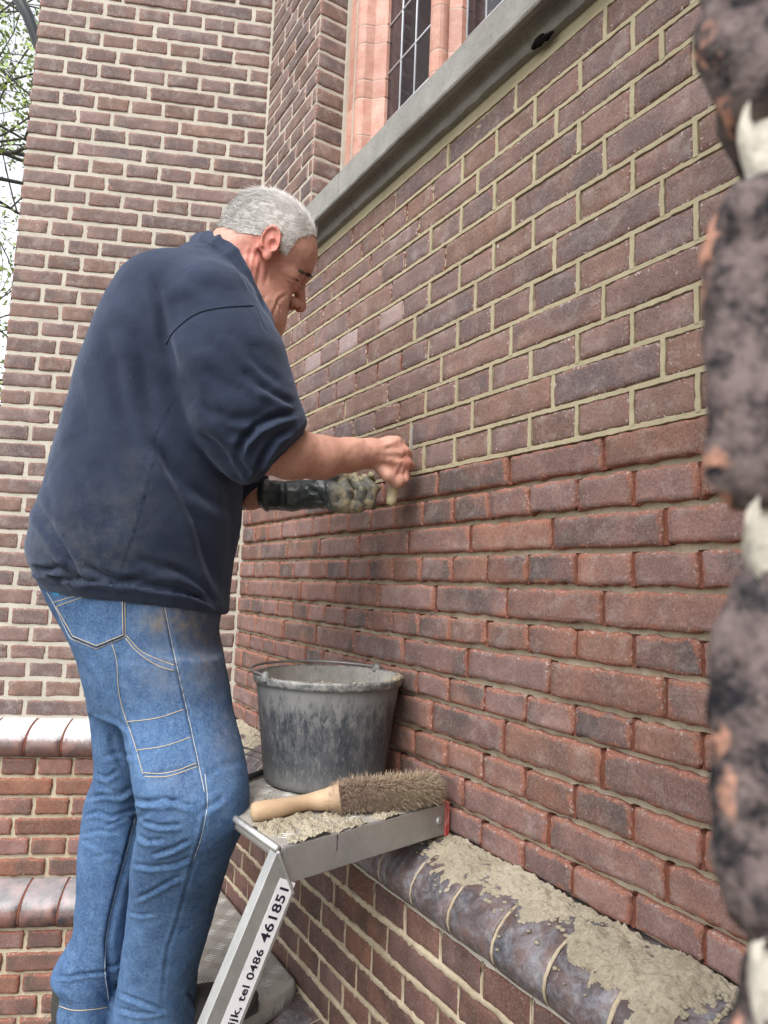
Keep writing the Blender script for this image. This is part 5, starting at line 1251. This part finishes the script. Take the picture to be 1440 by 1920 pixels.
for i in range(9500):
    u_ = rr_.rand(); root = B0+bd_*(u_*bl_)+sdv*rr_.uniform(.004, .012)+UP*rr_.uniform(-.018, .014)
    el = rr_.uniform(-.35, 1.25); 
    dr = nrm(-sdv*math.cos(el)+UP*math.sin(el)+bd_*(rr_.randn()*.28+(.9*(u_-.85)/.15 if u_ > .85 else (-.6*(.10-u_)/.10 if u_ < .1 else 0)))+rr_.randn(3)*.10)
    L_ = rr_.uniform(.034, .050)*(1-.35*max(0, el)/1.25)*(.75+.25*min(1, u_/.15)); bend = rr_.randn(3)*.22
    p0, p1_ = root, root+dr*L_*.55; p2_ = p1_+nrm(dr+bend)*L_*.45
    for q_ in (p1_, p2_): q_[2] = max(q_[2], DZ+.004+rr_.rand()*.004)
    sdd = nrm(np.cross(dr, UP+.01))*.0007; s2_ = nrm(np.cross(sdd, dr))*.0006
    V += [p0+sdd, p0-sdd, p0+s2_, p1_+sdd, p1_-sdd, p1_+s2_, p2_]; Fc += [(n, n+1, n+4, n+3), (n+1, n+2, n+5, n+4), (n+2, n, n+3, n+5), (n+3, n+4, n+6), (n+4, n+5, n+6), (n+5, n+3, n+6)]
    tn = np.clip((u_-.30)*.9+.12+rr_.randn()*.33, 0, 1); T_ += [tn]*7; AL += [0, 0, 0, .5, .5, .5, 1]; n += 7
link('bristles', mesh('bristles', V, Fc, br.m, True, {'tone': T_, 'along': AL}), brush, None, kind='stuff')

# ---- wire and dark tool behind the man's knee
cab = MB(); cab.tube([dk(452, 1400, .035), dk(470, 1405, .03), dk(488, 1411, .022), dk(505, 1416, .018), dk(520, 1420, .012)], .0022, 6)
cab.tube([dk(452, 1412, .02), dk(470, 1416, .022), dk(480, 1418, .02), dk(490, 1424, .014), dk(498, 1432, .008), dk(510, 1436, .006)], .0024, 6)
cab.build('bent_wire', wire.m, None, True, label='loop of bent grey wire lying behind the bucket', category='wire')
dkm = Mat('black_rubber', .5, .4); dkm.color((.02, .02, .022)); m = MB(); pA, pB = dk(455, 1462, .010), dk(512, 1440, .010)
m.tube([pA, (pA+pB)/2, pB], .0065, 8); m.build('tool_handle', dkm.m, None, True, label='black rubber tool handle beside the bucket, mostly behind the knee', category='hand tool')

# ---- spilt mortar: on the ledge and on the deck
def crust(name, pos, nu, nv, thick, mat, **pr):
    """pos(i,j) -> surface point and normal; thickness field, keeps only what is covered"""
    Pn = np.zeros((nu, nv, 3)); Nn = np.zeros((nu, nv, 3)); Th = np.zeros((nu, nv))
    for i in range(nu):
        for j in range(nv): Pn[i, j], Nn[i, j], Th[i, j] = pos(i, j)
    fl = Pn.reshape(-1, 3); t = Th.ravel()*.62+.0072*fbm(fl, 17, 5, 91)+.0040*fbm(fl, 90, 3, 95)
    gr = vnoise(fl, 420, 5)*.0016+vnoise(fl, 210, 6)*.0020; vv = fl+Nn.reshape(-1, 3)*np.clip(t+gr*(t > .0003), -.003, thick)[:, None]
    T2 = t.reshape(nu, nv); Fc = []
    for i in range(nu-1):
        for j in range(nv-1):
            if max(T2[i, j], T2[i+1, j], T2[i, j+1], T2[i+1, j+1]) > .0: Fc.append((i*nv+j, (i+1)*nv+j, (i+1)*nv+j+1, i*nv+j+1))
    us, inv = np.unique(np.array(Fc), return_inverse=True)
    return link(name, mesh(name, vv[us], inv.reshape(-1, 4), mat, False), None, None, **pr)
prof = np.array(PROF[1:9]); sl = np.r_[0, np.cumsum(np.linalg.norm(np.diff(prof, axis=0), axis=1))]; TL = sl[-1]
def ledge_pos(i, j):
    u = .42+i*.0025; s_ = -.0+j*TL/52.; o = np.interp(s_, sl, prof[:, 0]); z = np.interp(s_, sl, prof[:, 1]); o2 = np.interp(s_+.003, sl, prof[:, 0]); z2 = np.interp(s_+.003, sl, prof[:, 1])
    t = nrm((o2-o+1e-6, z2-z)); nn = nR*(-t[1])+UP*t[0]
    # covers the back of the ledge; wide near the camera, narrower beyond
    wd = np.interp(u, [.42, .6, .75, .9, 1.0, 1.10, 1.3, 1.6, 1.9, 2.3], [.100, .085, .062, .066, .075, .055, .030, .055, .075, .07])
    return OR+tR*u+nR*(o+.0002)+UP*(LEDGE+z+.0005), nn, .0075*(1-(s_/wd)**1.6) if s_ < wd*1.6 else -.02
crust('spilt_mortar', ledge_pos, int((2.33-.42)/.0025), 48, .013, M_SAND, kind='stuff', label='crumbly spilt mortar lying along the ledge at the foot of the wall', category='mortar')
def deck_pos(i, j):
    x = .004+i*.0024; y = -.0+j*.0024
    return C0+eW*x+eD*y+UP*.0006, UP, .0055-(.016*max(0, (y-.085)/.1))-.008*max(0, (.030-x)/.030)-.004*max(0, (.010-y)/.010)-.003*max(0, (x-.30)/.1)
crust('spilt_mortar', deck_pos, 158, 88, .009, M_SAND, kind='stuff', label='sandy mortar crumbs spread on the platform under the brush', category='mortar')
# loose grains
m = MB(); rr_ = np.random.RandomState(8)
for i in range(260):
    u = rr_.uniform(.5, 1.15); s_ = abs(rr_.normal(0, .05)); s_ = min(s_, TL*.9); o = np.interp(s_, sl, prof[:, 0]); z = np.interp(s_, sl, prof[:, 1]); r = rr_.uniform(.0010, .0034)
    clod(m, OR+tR*u+nR*o+UP*(LEDGE+z+.001), (r*1.6, r*1.6, r*.8), i, 6)
for i in range(160):
    x, y = rr_.uniform(.02, .36), rr_.uniform(.01, .30); r = rr_.uniform(.0008, .0022); clod(m, C0+eW*x+eD*y+UP*.001, (r, r, r*.8), i, 6)
for i in range(60):
    x, y = rr_.uniform(.02, .40), rr_.uniform(.02, .3); r = rr_.uniform(.0008, .0025); clod(m, Ob+exb*x+eyb*y+UP*.001, (r, r, r*.8), i, 6)
m.build('mortar_grains', M_SAND, None, True, kind='stuff', label='scattered grains of mortar on ledge and platform', category='mortar')

# ---- dark drainpipe beyond the far buttress
pm = Mat('dark_pipe', .4, .4); pm.color((.02, .024, .026)); m = MB(); m.tube([P(12, -60, 3.6), P(36, 0, 3.6), P(52, 30, 3.6), P(64, 62, 3.62), P(90, 130, 3.64), P(120, 320, 3.66)], .028, 12); m.build('gutter_pipe', pm.m, None, True, label='dark pipe bending behind the top left corner of the buttress', category='pipe')

# ================================================================ tree beyond, upper left
tree = empty('leafy_tree', (-4.6, 10.2, GZ), label='spring tree with sparse light green leaves against the white sky at the left edge', category='tree')
bark = Mat('bark', .95, .1); bark.color(bark.mix(bark.noise(20, 5, .7), (.045, .04, .036), (.12, .11, .10))).bump(bark.noise(40, 4, .7), .8, .01)
lf = Mat('spring_leaf', .6, .3); lf.color(lf.mix(lf.rnd(), (.20, .28, .07), (.34, .43, .14))); lf.b.inputs['Subsurface Weight'].default_value = .0
tm = MB(); base = np.array([-4.6, 10.2, GZ]); tm.tube([base, base+[.1, 0, 2], base+[.0, .1, 4.2], base+[.25, .1, 6.5], base+[.3, .0, 8.5]], [.24, .19, .14, .09, .04], 10); trunk = tm.build('trunk', bark.m, tree, True)
rr_ = np.random.RandomState(17); leafp = []; bm = MB()
def branch(p, d, L, r, dep):
    pts = [p]; k = 6
    for i in range(k):
        d = nrm(d+rr_.randn(3)*.16+UP*.03); pts.append(pts[-1]+d*L/k)
        if dep < 3 and rr_.rand() < (.85 if dep else .95): branch(pts[-1], nrm(d+rr_.randn(3)*.65), L*.52, r*.5, dep+1)
        if dep >= 1:
            for _ in range(5 if dep < 3 else 8): (rr_.rand() < .55) and leafp.append(pts[-1]+rr_.randn(3)*(.10 if dep > 1 else .16))
    bm.tube(pts, np.linspace(r, r*.35, k+1), 5, False)
for tgt, L in (((25, 150), 3.), ((40, 330), 2.6), ((30, 480), 2.2), ((20, 60), 2.8), ((35, 600), 1.6), ((30, 240), 2.4)):
    tg = P(tgt[0], tgt[1], 9.3); st0 = base+np.array([.1, .05, max(1.5, min(8.2, tg[2]-GZ-rr_.uniform(.5, 1.2)))]); v = tg-st0; branch(st0, nrm(v), np.linalg.norm(v)*1.25, .05, 0)
for i in range(9):
    t = rr_.uniform(2.5, 8.3); a_ = rr_.uniform(0, 6.28); branch(base+np.array([.1, .05, t]), nrm([math.cos(a_), math.sin(a_), .3]), rr_.uniform(1.5, 2.6), .045, 1)
bm.build('branches', bark.m, tree, True)
leafp = np.array(leafp); V = []; Fc = []
for i, p_ in enumerate(leafp):
    a_ = nrm(rr_.randn(3)); b_ = nrm(np.cross(a_, rr_.randn(3))); s_ = rr_.uniform(.02, .042); V += [p_-a_*s_, p_+b_*s_*.55+a_*s_*.1, p_+a_*s_*1.1, p_-b_*s_*.55+a_*s_*.1]; Fc.append((4*i, 4*i+1, 4*i+2, 4*i+3))
link('crown', mesh('crown', V, Fc, lf.m), tree)
